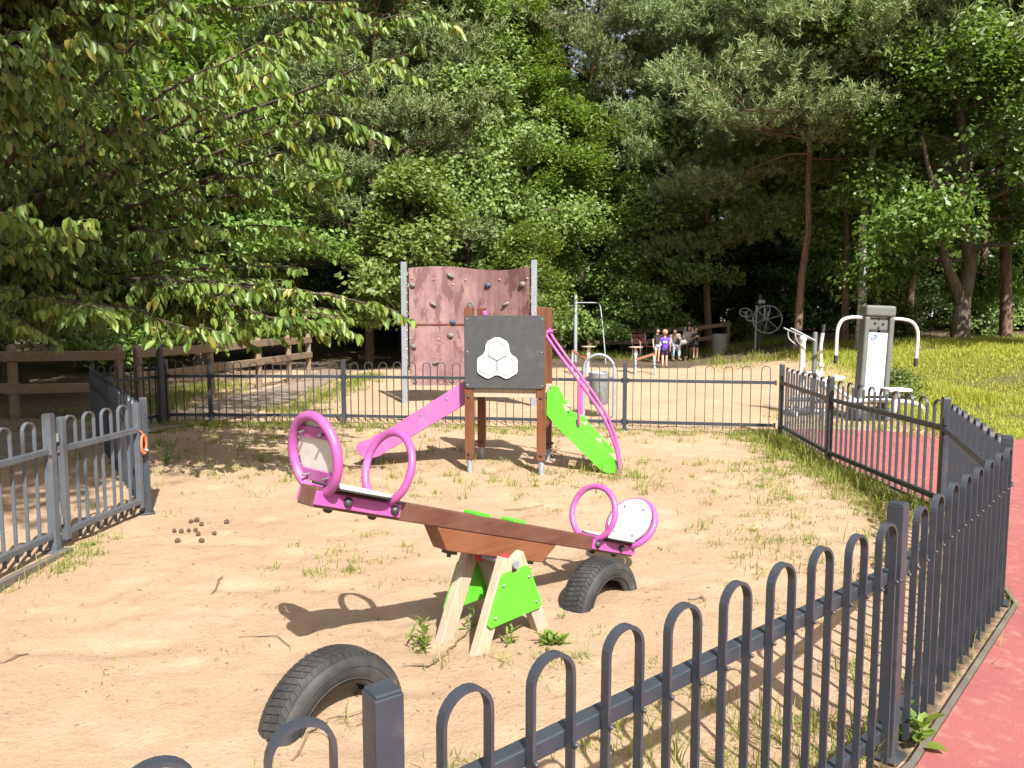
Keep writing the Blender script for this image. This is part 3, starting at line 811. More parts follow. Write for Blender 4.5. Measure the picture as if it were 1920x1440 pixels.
# ================================================================== SEESAW
U = Vector((.677, .736, 0)); VV = Vector((.736, -.677, 0)); SC = Vector((-.10, 3.91, 0))
TILT = R(18.1)
def seesaw():
    az = math.atan2(U.y, U.x)
    t = thing('seesaw', 'purple and brown seesaw with its left seat raised over the big tyre', 'seesaw', SC, az)
    # thing-local: x along the plank (low end +x), y to the far side, z up ; plank frame tilted about y
    Tm = Matrix.Translation((0, 0, .455)) @ Matrix.Rotation(TILT, 4, 'Y')
    def TP(p): return Tm @ Vector(p)
    def tb(mb):
        mb.v = [tuple(Tm @ Vector(p)) for p in mb.v]; return mb
    m = MB(); m.box((.035, 0, .092), (2.44, .115, .082)); beam = tb(m).build('plank', MAT['beam_wood'], t, False, .006)
    m = MB(); m.prism([(-.47, .050), (-.37, -.055), (.37, -.055), (.47, .050)], (0, 0, 0), (1, 0, 0), (0, 0, 1), .105)
    tb(m).build('pivot_block', MAT['block_wood'], t, False, .005)
    for x in (-.3, .3):
        m = MB(); m.box((x, 0, -.064), (.06, .05, .018)); m.lathe([(.011, 0), (.011, -.02)], 10, Matrix.Translation((x, 0, -.07)))
        tb(m).build('bolt', MAT['dark_bolt'], t)
    for x in (-.12, .175):
        m = MB(); m.box((x, .045, .141), (.10, .10, .018)); tb(m).build('foot_board', MAT['green_plastic'], t, False, .004)
    for sg in (-1, 1):
        xe = .035+sg*1.18; wear = MAT['white_plastic']
        # handle hoop : plane across the plank
        xh = sg*.815+.015; hh = MB()
        hh.ring((xh, 0, .272), .160, .0180, (0, 1, 0), (0, 0, 1), 48, 12, sx=.98)
        hd = tb(hh).build('handle', MAT['purple_paint'], t)
        # steel side channel
        ch = MB()
        for yy in (-.0625, .0625):
            ch.box((sg*.99+.035, yy, .092), (.46, .010, .058))
        ch.box((sg*.80+.035, 0, .137), (.05, .13, .010)); ch.box((sg*1.14+.035, 0, .137), (.06, .13, .010))
        tb(ch).build('side_plate', MAT['purple_paint'], t, False, .003)
        for xx in (.80, 1.06):
            for yy in (-.07, .07):
                kb = MB(); kb.sphere((sg*xx+.035, yy, .095), .022, 12, 8); tb(kb).build('bolt_cap', MAT['dark_bolt'], t)
        for xx in (.86, 1.10):
            kb = MB(); kb.lathe([(.02, .05), (.02, .025), (.012, .018)], 12, Matrix.Translation((sg*xx+.035, 0, .015))); tb(kb).build('bolt_cap', MAT['dark_bolt'], t)
        # seat
        pl = [(.30*math.cos(a)*.55, .265*math.sin(a)*.5) for a in np.linspace(0, 2*PI, 29)[:-1]]
        pl = [(math.copysign(abs(p[0]/.165)**.6, p[0])*.165, math.copysign(abs(p[1]/.1325)**.6, p[1])*.1325) for p in pl]
        s1 = MB(); s1.prism(pl, (sg*1.0+.035, 0, .152), (1, 0, 0), (0, 1, 0), .012)
        st = tb(s1).build('seat', wear, t, False, .003)
        s2 = MB(); s2.prism(pl, (sg*1.0+.035, 0, .1425), (1, 0, 0), (0, 1, 0), .0068); tb(s2).build('seat_edge', MAT['black_rubber'], st)
        # backrest : hoop leaning out a little, white plate on its inner face
        lean = R(22)*sg; Bm = Matrix.Translation((sg*1.155+.035, 0, .105)) @ Matrix.Rotation(lean, 4, 'Y')
        def bb(mb):
            mb.v = [tuple(Tm @ (Bm @ Vector(p))) for p in mb.v]; return mb
        b = MB(); b.ring((sg*.012, 0, .170), .182, .0205, (0, 1, 0), (0, 0, 1), 52, 12, sx=.90, sy=.90)
        bk = bb(b).build('backrest_hoop', MAT['purple_paint'], t)
        for z, hgt in ((.262, .045), (.078, .045)):
            w0 = .172*math.sqrt(max(.02, 1-((z-hgt/2-.176)/.17)**2)); w1 = .172*math.sqrt(max(.02, 1-((z+hgt/2-.176)/.17)**2))
            b = MB(); b.prism([(-w0, z-hgt/2), (w0, z-hgt/2), (w1, z+hgt/2), (-w1, z+hgt/2)], (0, 0, 0), (0, 1, 0), (0, 0, 1), .008)
            bb(b).build('backrest_bracket', MAT['purple_paint'], bk)
        b = MB(); ov = [(.150*math.sin(a), .174+.158*math.cos(a)) for a in np.linspace(0, 2*PI, 41)[:-1]]
        ov = [(p[0], max(p[1], .045)) for p in ov]
        b.prism(ov, (-sg*.014, 0, 0), (0, 1, 0), (0, 0, 1), .013); bp = bb(b).build('backrest', wear, t, False, .003)
        b = MB(); ov2 = [(p[0]*1.012, .178+(p[1]-.178)*1.012) for p in ov]
        b.prism(ov2, (-sg*.014, 0, 0), (0, 1, 0), (0, 0, 1), .006); bb(b).build('backrest_edge', MAT['black_rubber'], bp)
        for yy, zz in ((-.07, .262), (.07, .262), (-.07, .078), (.07, .078)):
            b = MB(); b.lathe([(.009, 0), (.009, .006), (.005, .01)], 10, Matrix.Translation((-sg*.0205, yy, zz)) @ Matrix.Rotation(R(-90*sg), 4, 'Y'))
            b.lathe([(.006, 0), (.006, .03)], 8, Matrix.Translation((sg*.004, yy, zz)) @ Matrix.Rotation(R(90*sg), 4, 'Y'))
            bb(b).build('backrest_bolt', MAT['bolt_steel'], bp)
    # stands : two A frames, each two legs and a green board
    for yy in (-.125, .125):
        for sx in (-1, 1):
            m = MB(); m.bar((sx*.034, yy, .418), (sx*.285, yy, -.14), .052, .085, (sx*.9, 0, .4))
            m.build('leg', MAT['pale_wood'], t, False, .005)
        m = MB()
        m.prism([(-.185, .105), (.185, .105), (.205, .125), (.105, .345), (.085, .36), (.035, .36), (.03, .345), (-.03, .345), (-.035, .36), (-.085, .36), (-.105, .345), (-.205, .125)], (0, yy+math.copysign(.034, yy), 0), (1, 0, 0), (0, 0, 1), .016)
        m.build('stand_board', MAT['green_plastic'], t, False, .004)
        m = MB()
        for px_, pz in ((-.155, .15), (.155, .15), (-.095, .30), (.095, .30)):
            m.lathe([(.009, 0), (.009, .005), (.004, .008)], 10, Matrix.Translation((px_, yy+math.copysign(.042, yy), pz)) @ Matrix.Rotation(R(90 if yy < 0 else -90), 4, 'X'))
        m.build('bolt', MAT['bolt_steel'], t)
    m = MB(); m.lathe([(.021, -.17), (.021, .17)], 14, Matrix.Translation((0, 0, .385)) @ Matrix.Rotation(R(90), 4, 'X')); ax = m.build('axle', MAT['steel_galvanised'], t)
    m = MB()
    for yy in (-.088, .088): m.lathe([(.034, -.02), (.038, 0), (.034, .02)], 14, Matrix.Translation((0, yy, .385)) @ Matrix.Rotation(R(90), 4, 'X'))
    m.build('axle_cap', MAT['red_rubber_cap'], ax)
seesaw()

# ---- buried tyres
def tyre(name_label, c, Rr, w, zc):
    az = math.atan2(U.y, U.x)
    t = thing('buried_tyre', name_label, 'tyre', (c[0], c[1], 0), az)
    M = Matrix.Translation((0, 0, zc)) @ Matrix.Rotation(R(90), 4, 'X')
    h = w/2; ri = Rr*.60
    prof = [(ri, -h*.62), (ri+.012, -h*.80), (Rr*.80, -h*1.0), (Rr*.90, -h*.97), (Rr*.972, -h*.82), (Rr*.995, -h*.62), (Rr, -h*.3), (Rr*1.002, 0), (Rr, h*.3), (Rr*.995, h*.62), (Rr*.972, h*.82), (Rr*.90, h*.97), (Rr*.80, h*1.0), (ri+.012, h*.80), (ri, h*.62), (ri+.006, h*.5), (Rr*.78, h*.9), (Rr*.9, h*.85), (Rr*.94, h*.5), (Rr*.945, 0), (Rr*.94, -h*.5), (Rr*.9, -h*.85), (Rr*.78, -h*.9), (ri+.006, -h*.5)]
    m = MB(); m.lathe(prof, 72, M, 0, True, False, True); m.build('carcass', MAT['tyre_rubber'], t)
    # tread blocks : slanted lugs between circumferential grooves
    m = MB(); nl = 64; rows = [(-.80, -.46, .5), (-.40, -.05, -.35), (.05, .40, -.35), (.46, .80, .5)]
    def rad(f): return Rr*(1.002-.03*max(0, abs(f)-.45)/.4)
    for k in range(nl):
        for j, (f0, f1, sk) in enumerate(rows):
            a0 = 2*PI*k/nl+(.4*2*PI/nl if j % 2 else 0)
            if math.sin(a0) < -.45: continue
            da = 2*PI/nl*.84; vs = []
            for rr in (0, 1):
                for (f, aa) in ((f0, 0), (f1, sk*2*PI/nl), (f1, sk*2*PI/nl+da), (f0, da)):
                    r_ = rad(f)+(.0055 if rr else -.006); a = a0+aa
                    vs.append(M @ Vector((r_*math.cos(a), r_*math.sin(a), f*h)))
            m.add(vs, [(0, 1, 2, 3), (4, 7, 6, 5), (0, 4, 5, 1), (1, 5, 6, 2), (2, 6, 7, 3), (3, 7, 4, 0)])
    m.build('tread', MAT['tyre_rubber'], t)
    m = MB()
    for f in (-1, 1):
        for rr in (.70, .865): m.ring(M @ Vector((0, 0, f*h*(.93 if rr < .8 else .99))), Rr*rr, .003, M.to_3x3() @ Vector((1, 0, 0)), M.to_3x3() @ Vector((0, 1, 0)), 64, 6)
    m.build('sidewall_ring', MAT['tyre_rubber'], t)
tyre('big half buried black tyre in the sand in front of the seesaw', (-.745, 3.07), .31, .19, -.055)
tyre('small half buried black tyre in the sand under the low seesaw seat', (.515, 4.38), .285, .19, -.065)

# ================================================================== SLIDE TOWER
def tower():
    c = Vector((-.02, 8.27, 0)); t = thing('slide_tower', 'small wooden play tower with purple slide and green steps', 'play tower', c, R(-8))
    hx, hy = .376, .36
    for sx in (-1, 1):
        for sy in (-1, 1):
            m = MB(); m.box((sx*hx, sy*hy, .93), (.088, .088, 1.58)); po = m.build('post', MAT['tower_wood'], t, False, .006)
            m = MB(); m.lathe([(.03, -.2), (.03, .15)], 14, Matrix.Translation((sx*hx, sy*hy, 0))); m.build('post_foot', MAT['steel_galvanised'], po)
            m = MB()
            for z in (.20, .80): m.lathe([(.016, 0), (.016, .012), (.008, .018)], 10, Matrix.Translation((sx*hx, sy*hy-.044, z)) @ Matrix.Rotation(R(90), 4, 'X')); m.lathe([(.016, 0), (.016, .012), (.008, .018)], 10, Matrix.Translation((sx*(hx+.044), sy*hy, z)) @ Matrix.Rotation(R(90*sx), 4, 'Y'))
            m.build('bolt_cap', MAT['dark_bolt'], po)
    m = MB()
    for i in range(5): m.box((0, -.30+i*.15, .862), (.86, .142, .03))
    m.box((0, -hy, .82), (.66, .03, .055)); m.box((0, hy, .82), (.66, .03, .055))
    m.build('platform', MAT['pale_wood'], t, False, .003)
    def rrect(w, h, r, cx, cz):
        o = []
        for qx, qz, a0 in ((1, 1, 0), (-1, 1, 90), (-1, -1, 180), (1, -1, 270)):
            for k in range(5):
                a = R(a0+k*22.5); o.append((cx+qx*(w/2-r)+r*math.cos(a), cz+qz*(h/2-r)+r*math.sin(a)))
        return o
    m = MB(); m.prism(rrect(.825, .745, .035, 0, 1.262), (0, -hy-.054, 0), (1, 0, 0), (0, 0, 1), .018)
    bd = m.build('front_board', MAT['slate_board'], t, False, .003)
    m = MB()
    for x_ in (-.385, .385):
        for z_ in (.92, 1.262, 1.60): m.lathe([(.008, 0), (.008, .004), (.003, .006)], 8, Matrix.Translation((x_, -hy-.063, z_)) @ Matrix.Rotation(R(90), 4, 'X'))
    m.build('board_screw', MAT['bolt_steel'], bd)
    m = MB(); m.prism(rrect(.825, .745, .035, 0, 1.262), (0, hy+.054, 0), (1, 0, 0), (0, 0, 1), .018)
    m.build('rear_board', MAT['slate_board'], t, False, .003)
    # emblem: three hexagons on one lobed white plate
    ex, ez, hr = -.072, 1.175, .101
    cs = [(ex, ez+.105), (ex-.091, ez-.0525), (ex+.091, ez-.0525)]
    half = [(.028, .236), (.096, .198), (.112, .178), (.120, .155), (.128, .095), (.148, .062), (.196, .030), (.209, .006), (.210, -.110), (.198, -.134), (.118, -.182), (.085, -.186), (.050, -.168), (.020, -.152)]
    out = [(ex+a_, ez+b_) for a_, b_ in half][::-1]; out = [(ex-a_, ez+b_) for a_, b_ in half]+out
    out = out[::-1]
    m = MB(); m.prism(out, (0, -hy-.072, 0), (1, 0, 0), (0, 0, 1), .018)
    em = m.build('emblem', MAT['emblem_white'], t, False, .006, 3)
    for (cx, cz) in cs:
        m = MB(); pts = [(cx+hr*math.cos(R(30+60*k)), -hy-.0822, cz+hr*math.sin(R(30+60*k))) for k in range(6)]
        for k in range(6): m.bar(pts[k], pts[(k+1) % 6], .0055, .0055, (0, 1, 0))
        m.build('hexagon_line', MAT['groove_grey'], em)
    # slide to the left
    sd = [(-.425, .965), (-.425, .71), (-1.40, .115), (-1.50, .085), (-1.60, .105), (-1.655, .17), (-1.65, .225), (-1.60, .27), (-1.50, .30), (-1.40, .345)]
    m = MB(); bed = [(-.40, .86), (-1.38, .235), (-1.47, .195), (-1.63, .185)]
    for i in range(3):
        (x0, z0), (x1, z1) = bed[i], bed[i+1]; m.bar((x0, 0, z0), (x1, 0, z1), .42, .022, (0, 0, 1))
    sl = m.build('slide', MAT['purple_plastic'], t)
    for yy in (-.235, .235):
        m = MB(); m.prism(sd, (0, yy, 0), (1, 0, 0), (0, 0, 1), .022); m.build('slide_side', MAT['purple_plastic'], sl, False, .005)
    m = MB()
    for f in (.2, .45, .7, .92):
        x_ = -.42-1.12*f; z_ = .86-.70*f
        for yy in (-.248, .248): m.lathe([(.010, 0), (.010, .005), (.004, .008)], 8, Matrix.Translation((x_, yy, z_+.03)) @ Matrix.Rotation(R(90 if yy < 0 else -90), 4, 'X'))
    m.build('slide_bolt', MAT['bolt_steel'], sl)
    m = MB()
    m.lathe([(.02, -.15), (.02, .16)], 10, Matrix.Translation((-1.5, 0, 0))); m.build('slide_foot', MAT['steel_galvanised'], t)
    # steps to the right
    sb = [(.42, .855), (.42, .60), (.50, .50), (.98, .035), (1.05, .0), (1.17, .0), (1.175, .10), (.84, .46), (.80, .525), (.72, .56), (.665, .575), (.50, .855), (.46, .87)]
    tr = MB()
    for x_, z_ in ((.58, .65), (.75, .46), (.91, .28), (1.07, .12)): tr.box((x_, 0, z_), (.15, .44, .025))
    st = tr.build('tread_step', MAT['pale_wood'], t, False, .003)
    for yy in (-.235, .235):
        m = MB(); m.prism(sb, (0, yy, 0), (1, 0, 0), (0, 0, 1), .020); m.build('step_side', MAT['green_plastic'], t, False, .004)
    for yy in (-.27, .27):
        m = MB(); ctl = [(.40, 1.50), (.415, 1.43), (.56, 1.22), (.73, .995), (.92, .73), (1.04, .53), (1.12, .33), (1.17, .13), (1.185, -.12)]
        # smooth
        P = [Vector((a, yy, b)) for a, b in ctl]; sm_ = []
        for i in range(len(P)-1):
            p0, p1, p2, p3 = P[max(i-1, 0)], P[i], P[i+1], P[min(i+2, len(P)-1)]
            for tt in (0, .25, .5, .75):
                sm_.append(.5*((2*p1)+(p2-p0)*tt+(2*p0-5*p1+4*p2-p3)*tt*tt+(3*p1-p0-3*p2+p3)*tt**3))
        sm_.append(P[-1]); m.tube(sm_, .0165, 12)
        m.lathe([(.02, -.03), (.02, .03)], 10, Matrix.Translation((.41, yy*.98, 1.46)) @ Matrix.Rotation(R(90), 4, 'Y'))
        hr_ = m.build('handrail', MAT['purple_paint'], t)
        m = MB(); m.tube([(.755, yy, .97), (.755, yy, .56), (.755, yy*.93, .50)], .0155, 12); m.build('baluster', MAT['purple_paint'], hr_)
    m = MB(); m.box((-.33, hy-.03, 1.66), (.05, .05, .05)); m.build('bracket', MAT['purple_paint'], t, False, .008)
tower()

# ================================================================== CLIMBING WALL
def climbing_wall():
    A, B = Vector((-1.985, 14.25, 0)), Vector((.395, 13.75, 0))
    ang = math.atan2(B.y-A.y, B.x-A.x); L = (B-A).length
    t = thing('climbing_wall', 'weathered pink climbing wall between two steel posts behind the back fence', 'climbing wall', A, ang)
    for x in (0, L):
        m = MB(); m.box((x, 0, 1.15), (.095, .095, 2.90)); po = m.build('post', MAT['steel_galvanised'], t, False, .006)
        m = MB()
        for i in range(12): m.lathe([(.012, 0), (.012, .015), (.006, .02)], 8, Matrix.Translation((x+(.047 if x == 0 else -.047), -.02, .5+i*.17)) @ Matrix.Rotation(R(90 if x == 0 else -90), 4, 'Y'))
        m.build('bolt', MAT['bolt_steel'], po)
    def yoff(u): return .42*math.sin(PI*u)**1.0*(1-.15*u)+.02
    def surf(zb, zt, n=40):
        m = MB(); vs = []; K = 10
        for side in (0, 1):
            for i in range(n+1):
                u = i/n; x = .085+(L-.17)*u
                b, tp = zb(u), zt(u)
                for k in range(K+1): vs.append((x, yoff(u)+.03*side, b+(tp-b)*k/K))
        fs = []; W = K+1; Np = (n+1)*W
        for i in range(n):
            for k in range(K):
                a = i*W+k; fs.append((a, a+W, a+W+1, a+1)); fs.append((Np+a, Np+a+1, Np+a+W+1, Np+a+W))
        for i in range(n):
            fs.append((i*W, Np+i*W, Np+(i+1)*W, (i+1)*W)); fs.append((i*W+K, (i+1)*W+K, Np+(i+1)*W+K, Np+i*W+K))
        for k in range(K):
            fs.append((k, k+1, Np+k+1, Np+k)); a = n*W+k; fs.append((a, Np+a, Np+a+1, a+1))
        m.add(vs, fs, True); return m
    top = lambda u: 2.475+.052*math.sin(2*PI*u*.92+.35)+.03*u
    up = surf(lambda u: 1.47, top).build('upper_panel', MAT['climbing_wall_panel'], t)
    lo = surf(lambda u: .33-.02*math.sin(2*PI*u), lambda u: 1.435).build('lower_panel', MAT['climbing_wall_panel'], t)
    for o in (up, lo):
        e = o.modifiers.new('edge', 'EDGE_SPLIT'); e.split_angle = R(50)
    m = MB(); pts = [(.085+(L-.17)*u, yoff(u)-.006, 1.452) for u in np.linspace(0, 1, 40)]
    m.strip(pts, .03, .012, (0, 0, 1)); m.build('joint_strip', MAT['red_edge'], t)
    sp = MB(); pts = []
    for i in range(90):
        a = i*.23; r = .02+.0028*i; x = .55+r*math.cos(a)*1.15; z = .98+r*math.sin(a)
        u = (x-.085)/(L-.17); pts.append((x, yoff(u)-.001, z))
    sp.tube(pts, .0045, 5); pts = []
    for i in range(30):
        x = .62+.025*i; z = 1.12-.012*i+.05*math.sin(i*.5); pts.append((x, yoff((x-.085)/(L-.17))-.001, z))
    sp.tube(pts, .005, 5); sp.build('scribble', MAT['hold_tan'], lo)
    holds = [(.13, 2.30, 's'), (.14, 2.18, 'b'), (.79, 2.36, 't'), (.49, 2.29, 's'), (1.06, 2.28, 's'), (.83, 2.20, 's2'), (1.5, 2.18, 'bl'), (1.73, 2.28, 's'), (2.2, 2.18, 'b'), (2.3, 2.28, 's'),
             (.48, 1.84, 't'), (1.15, 1.83, 'r'), (1.86, 1.83, 't2'), (.15, 1.5, 'r'), (.82, 1.50, 'bl'), (.60, 1.53, 's'), (2.17, 1.52, 'r'), (.78, 1.25, 'b'), (.58, 1.18, 's'), (.15, 1.05, 'b'), (.52, .74, 't2'), (.10, 1.2, 's'), (.16, .42, 'r'), (.6, .36, 's'), (.8, .42, 'r'), (.1, .34, 's'), (1.3, .9, 'b'), (1.7, 1.1, 'r'), (2.0, .7, 'b'), (1.5, .5, 'r'), (1.25, 1.35, 's')]
    for i, (x, z, k) in enumerate(holds):
        u = (x-.085)/(L-.17); y = yoff(u); m = MB()
        if k in ('s', 's2'): m.sphere((x, y-.004, z), .022, 10, 6, (1, .7, 1)); mt = 'hold_tan'
        elif k in ('b', 'bl'):
            m.sphere((x, y-.01, z), .062, 14, 10, (1, .75, .85)); m.sphere((x-.025, y-.045, z+.012), .018, 8, 6); m.sphere((x+.025, y-.045, z-.012), .018, 8, 6); mt = 'hold_blue' if k == 'bl' else 'hold_grey'
        elif k == 'r': m.ring((x, y-.012, z), .042, .018, (1, 0, 0), (0, 0, 1), 20, 8); m.sphere((x, y-.005, z), .03, 10, 6, (1, .6, 1)); mt = 'hold_grey'
        else:
            M = Matrix.Rotation(R(35 if k == 't' else -25), 4, 'Y'); m.sphere((x, y-.01, z), .075, 12, 8, (1.05, .7, .38), M=M); m.sphere((x-.02, y-.03, z), .04, 10, 6, (1.1, .8, .5), M=M); mt = 'hold_grey'
        m.build('climbing_hold', MAT[mt], up if z > 1.45 else lo)
climbing_wall()

# ================================================================== LITTER BIN, BARS, FITNESS MACHINES
def smooth_path(ctl, k=6):
    P = [Vector(p) for p in ctl]; o = []
    for i in range(len(P)-1):
        p0, p1, p2, p3 = P[max(i-1, 0)], P[i], P[i+1], P[min(i+2, len(P)-1)]
        for j in range(k):
            t = j/k; o.append(.5*((2*p1)+(p2-p0)*t+(2*p0-5*p1+4*p2-p3)*t*t+(3*p1-p0-3*p2+p3)*t**3))
    o.append(P[-1]); return o
def arch(w, h, r0, n=16):
    return [(-w/2, 0, -.3), (-w/2, 0, h-w/2)]+[(-w/2*math.cos(a), 0, h-w/2+w/2*math.sin(a)) for a in np.linspace(0, PI, n)[1:-1]]+[(w/2, 0, h-w/2), (w/2, 0, -.3)]
GS, CE, GM = MAT['steel_galvanised'], MAT['cream_enamel'], MAT['grey_machine']
p = Vector((1.40, 12.35, 0))
t = thing('litter_bin', 'grey steel litter bin hung in a tall tube hoop behind the back fence', 'litter bin', p, R(-12))
m = MB(); m.tube(arch(.49, 1.0, .025), .025, 12); m.build('hoop_frame', GS, t)
m = MB(); prof = [(.135, .20), (.15, .21), (.168, .70), (.175, .715), (.165, .72), (.155, .70), (.14, .24), (.0001, .235)]
m.lathe(prof, 20); m.build('bucket', GS, t)
m = MB(); m.box((-.205, 0, .62), (.09, .03, .05)); m.box((.205, 0, .62), (.09, .03, .05)); m.box((0, -.165, .35), (.12, .01, .12)); m.build('bracket', MAT['bolt_steel'], t)

# horizontal bars
b0 = ypt(1079, 640, 26.5); p = Vector((b0.x, 26.5, gz(b0.x, 26.5)))
t = thing('exercise_bars', 'tall grey steel pole with horizontal bars and a curved end leg', 'exercise bars', p, R(-4))
m = MB(); m.lathe([(.062, -.3), (.062, 2.27), (.05, 2.30), (.0001, 2.31)], 16); m.build('pole', GS, t)
m = MB(); m.tube([(0, 0, 1.93), (-2.1, 0, 1.93)], .02, 10); m.build('bar', GS, t)
m = MB(); m.tube(smooth_path([(0, 0, 2.03), (.40, 0, 2.03), (.70, 0, 2.02), (.82, -.1, 1.93), (.88, -.3, 1.5), (.96, -.6, .6), (1.02, -.8, -.2)]), .02, 10); m.build('bent_bar', GS, t)
m = MB(); m.lathe([(.062, -.3), (.062, 2.1), (.05, 2.13), (.0001, 2.14)], 16, Matrix.Translation((-2.1, 0, 0))); m.build('pole', GS, t)

# balance steps: round platform on a post joined by a sloping plank
def balance(label, px, py, Y, dx, dy, flip):
    q = ypt(px, py, Y); p = Vector((q.x, Y, gz(q.x, Y)))
    t = thing('balance_trainer', label, 'balance trainer', p)
    h = q.z-p.z
    m = MB(); m.lathe([(.0001, h), (.19, h), (.20, h+.012), (.20, h+.03), (.0001, h+.04)], 24); m.build('foot_plate', MAT['pale_wood'], t)
    m = MB(); m.lathe([(.035, -.3), (.035, h)], 12); m.lathe([(.05, h-.22), (.05, h-.08)], 12); m.build('post', CE, t)
    m = MB(); m.bar((0, 0, h-.34), (dx, dy, h-.34+flip), .13, .07); m.build('plank', MAT['plank_brown'], t, False, .01)
    m = MB()
    m.tube([(-.02, -.15, h-.34), (-.16, -1.0, -.2)], .032, 10)
    m.tube([(dx*.98, dy, h-.36+flip), (dx*.98-.10, dy-1.0, -.2)], .032, 10)
    m.build('leg', GS, t)
balance('low balance trainer with a pale foot plate and sloping plank in front of the bench', 1192, 652, 21.8, .52, .0, .16)
balance('second balance trainer half hidden behind the slide steps', 1103, 651, 21.5, -.42, .3, .22)

# wheel trainer
wx = ypt(1421, 640, 26.8); p = Vector((wx.x, 26.8, gz(wx.x, 26.8)))
t = thing('wheel_trainer', 'grey shoulder wheel trainer with one large spoked wheel and small tilted wheels', 'fitness machine', p)
m = MB(); m.box((.06, .10, .92), (.11, .11, 2.0)); m.build('main_post', MAT['dark_machine'], t, False, .01)
m = MB(); m.tube([(-.09, 0, -.2), (-.075, 0, 1.55)], .04, 12); m.tube([(.16, -.12, 1.55), (.16, -.12, 1.02)], .035, 10); m.box((.08, -.02, 1.68), (.22, .1, .12)); m.build('frame', GS, t)
m = MB(); wc = Vector((.235, -.22, 1.07)); a = Vector((.93, -.25, 0)).normalized()
m.ring(wc, .475, .02, a, (0, 0, 1), 48, 10)
for k in range(6):
    an = R(18+60*k); m.tube([wc, wc+a*(.475*math.cos(an))+Vector((0, 0, .475*math.sin(an)))], .014, 8)
m.sphere(wc, .04); m.tube([wc, wc+Vector((-.1, .32, 0))], .03, 8); m.build('big_wheel', GS, t)
def small_wheel(c, ax, ay):
    m = MB(); c = Vector(c); ax = Vector(ax).normalized(); ay = Vector(ay).normalized()
    m.ring(c, .215, .016, ax, ay, 32, 8)
    for k in range(3):
        an = R(30+120*k); m.tube([c, c+(ax*math.cos(an)+ay*math.sin(an))*.215], .012, 6)
    m.sphere(c, .035); m.build('small_wheel', GS, t)
small_wheel((-.48, -.1, 1.30), (1, .1, .12), (-.1, .8, .75)); small_wheel((.42, .35, 1.30), (.6, .7, 0), (.2, .2, .95))
m = MB(); m.tube(smooth_path([(-.08, 0, 1.02), (-.28, -.02, 1.02), (-.42, -.05, 1.08), (-.48, -.1, 1.28)]), .035, 10); m.tube(smooth_path([(.1, .1, 1.1), (.3, .25, 1.12), (.42, .34, 1.28)]), .03, 10); m.build('arm', GS, t)

# cross trainer
p = Vector((4.95, 12.5, 0)); p.z = gz(p.x, p.y)
t = thing('cross_trainer', 'white elliptical cross trainer with tall lever handles left of the pull machine', 'fitness machine', p)
WE = CE
m = MB(); m.lathe([(.045, .75), (.045, 1.22)], 14, Matrix.Translation((-.15, .2, 0))); m.sphere((-.15, .2, 1.24), .062); m.lathe([(.05, -.1), (.05, .8)], 14, Matrix.Translation((-.15, .2, 0))); m.build('handle_post', WE, t)
m = MB(); m.lathe([(.038, -.1), (.038, 1.34), (.03, 1.36)], 12, Matrix.Translation((-.01, .05, 0))); m.build('main_post', MAT['grey_machine'], t)
m = MB()
for dy in (-.16, .16):
    m.tube(smooth_path([(-.40, .25+dy, 1.42), (-.28, .22+dy, 1.36), (-.03, .05+dy*.4, 1.22)]), .012, 8)
    m.tube(smooth_path([(-.33, .24+dy, 1.36), (-.31, .23+dy, 1.24), (-.2, .2+dy*.6, 1.12)]), .012, 8)
m.build('hand_grip', GS, t)
for k, dx in enumerate((.07, .14)):
    m = MB(); m.tube(smooth_path([(dx+.02, -.02+.2*k, .45), (dx, -.02+.2*k, .92), (dx+.0, 0+.2*k, 1.1), (dx+.035, .02+.2*k, 1.35)]), .024, 10); m.sphere((dx, -.03+.2*k, .82), .045)
    lv = m.build('lever', WE, t); m = MB(); m.tube([(dx+.035, .02+.2*k, 1.34), (dx+.05, .03+.2*k, 1.48)], .026, 10); m.build('rubber_grip', MAT['black_rubber'], lv)
    m = MB(); m.tube([(.0+.06*k, -.02+.2*k, .72), (.28+.06*k, -.2+.2*k, .22), (.34+.06*k, -.25+.2*k, .18)], .032, 10); m.build('strut', WE, t)
    m = MB(); m.box((-.30+.5*k, -.15+.2*k, .26-.05*k), (.36, .13, .025)); m.box((-.30+.5*k, -.22+.2*k, .29-.05*k), (.36, .012, .06)); m.build('pedal', GM, t, False, .008)
m = MB(); m.box((-.1, .15, .70), (.28, .22, .03)); m.build('platform', WE, t, False, .01)
m = MB(); m.tube([(-.42, .1, .06), (.42, .1, .06)], .04, 10); m.tube([(-.38, -.25, .05), (-.38, .45, .05)], .035, 10); m.tube([(.40, -.3, .05), (.40, .4, .05)], .035, 10); m.tube(smooth_path([(-.36, .1, .06), (-.2, .1, .42), (.1, .1, .34), (.38, .1, .08)]), .028, 10); m.build('base_frame', WE, t)

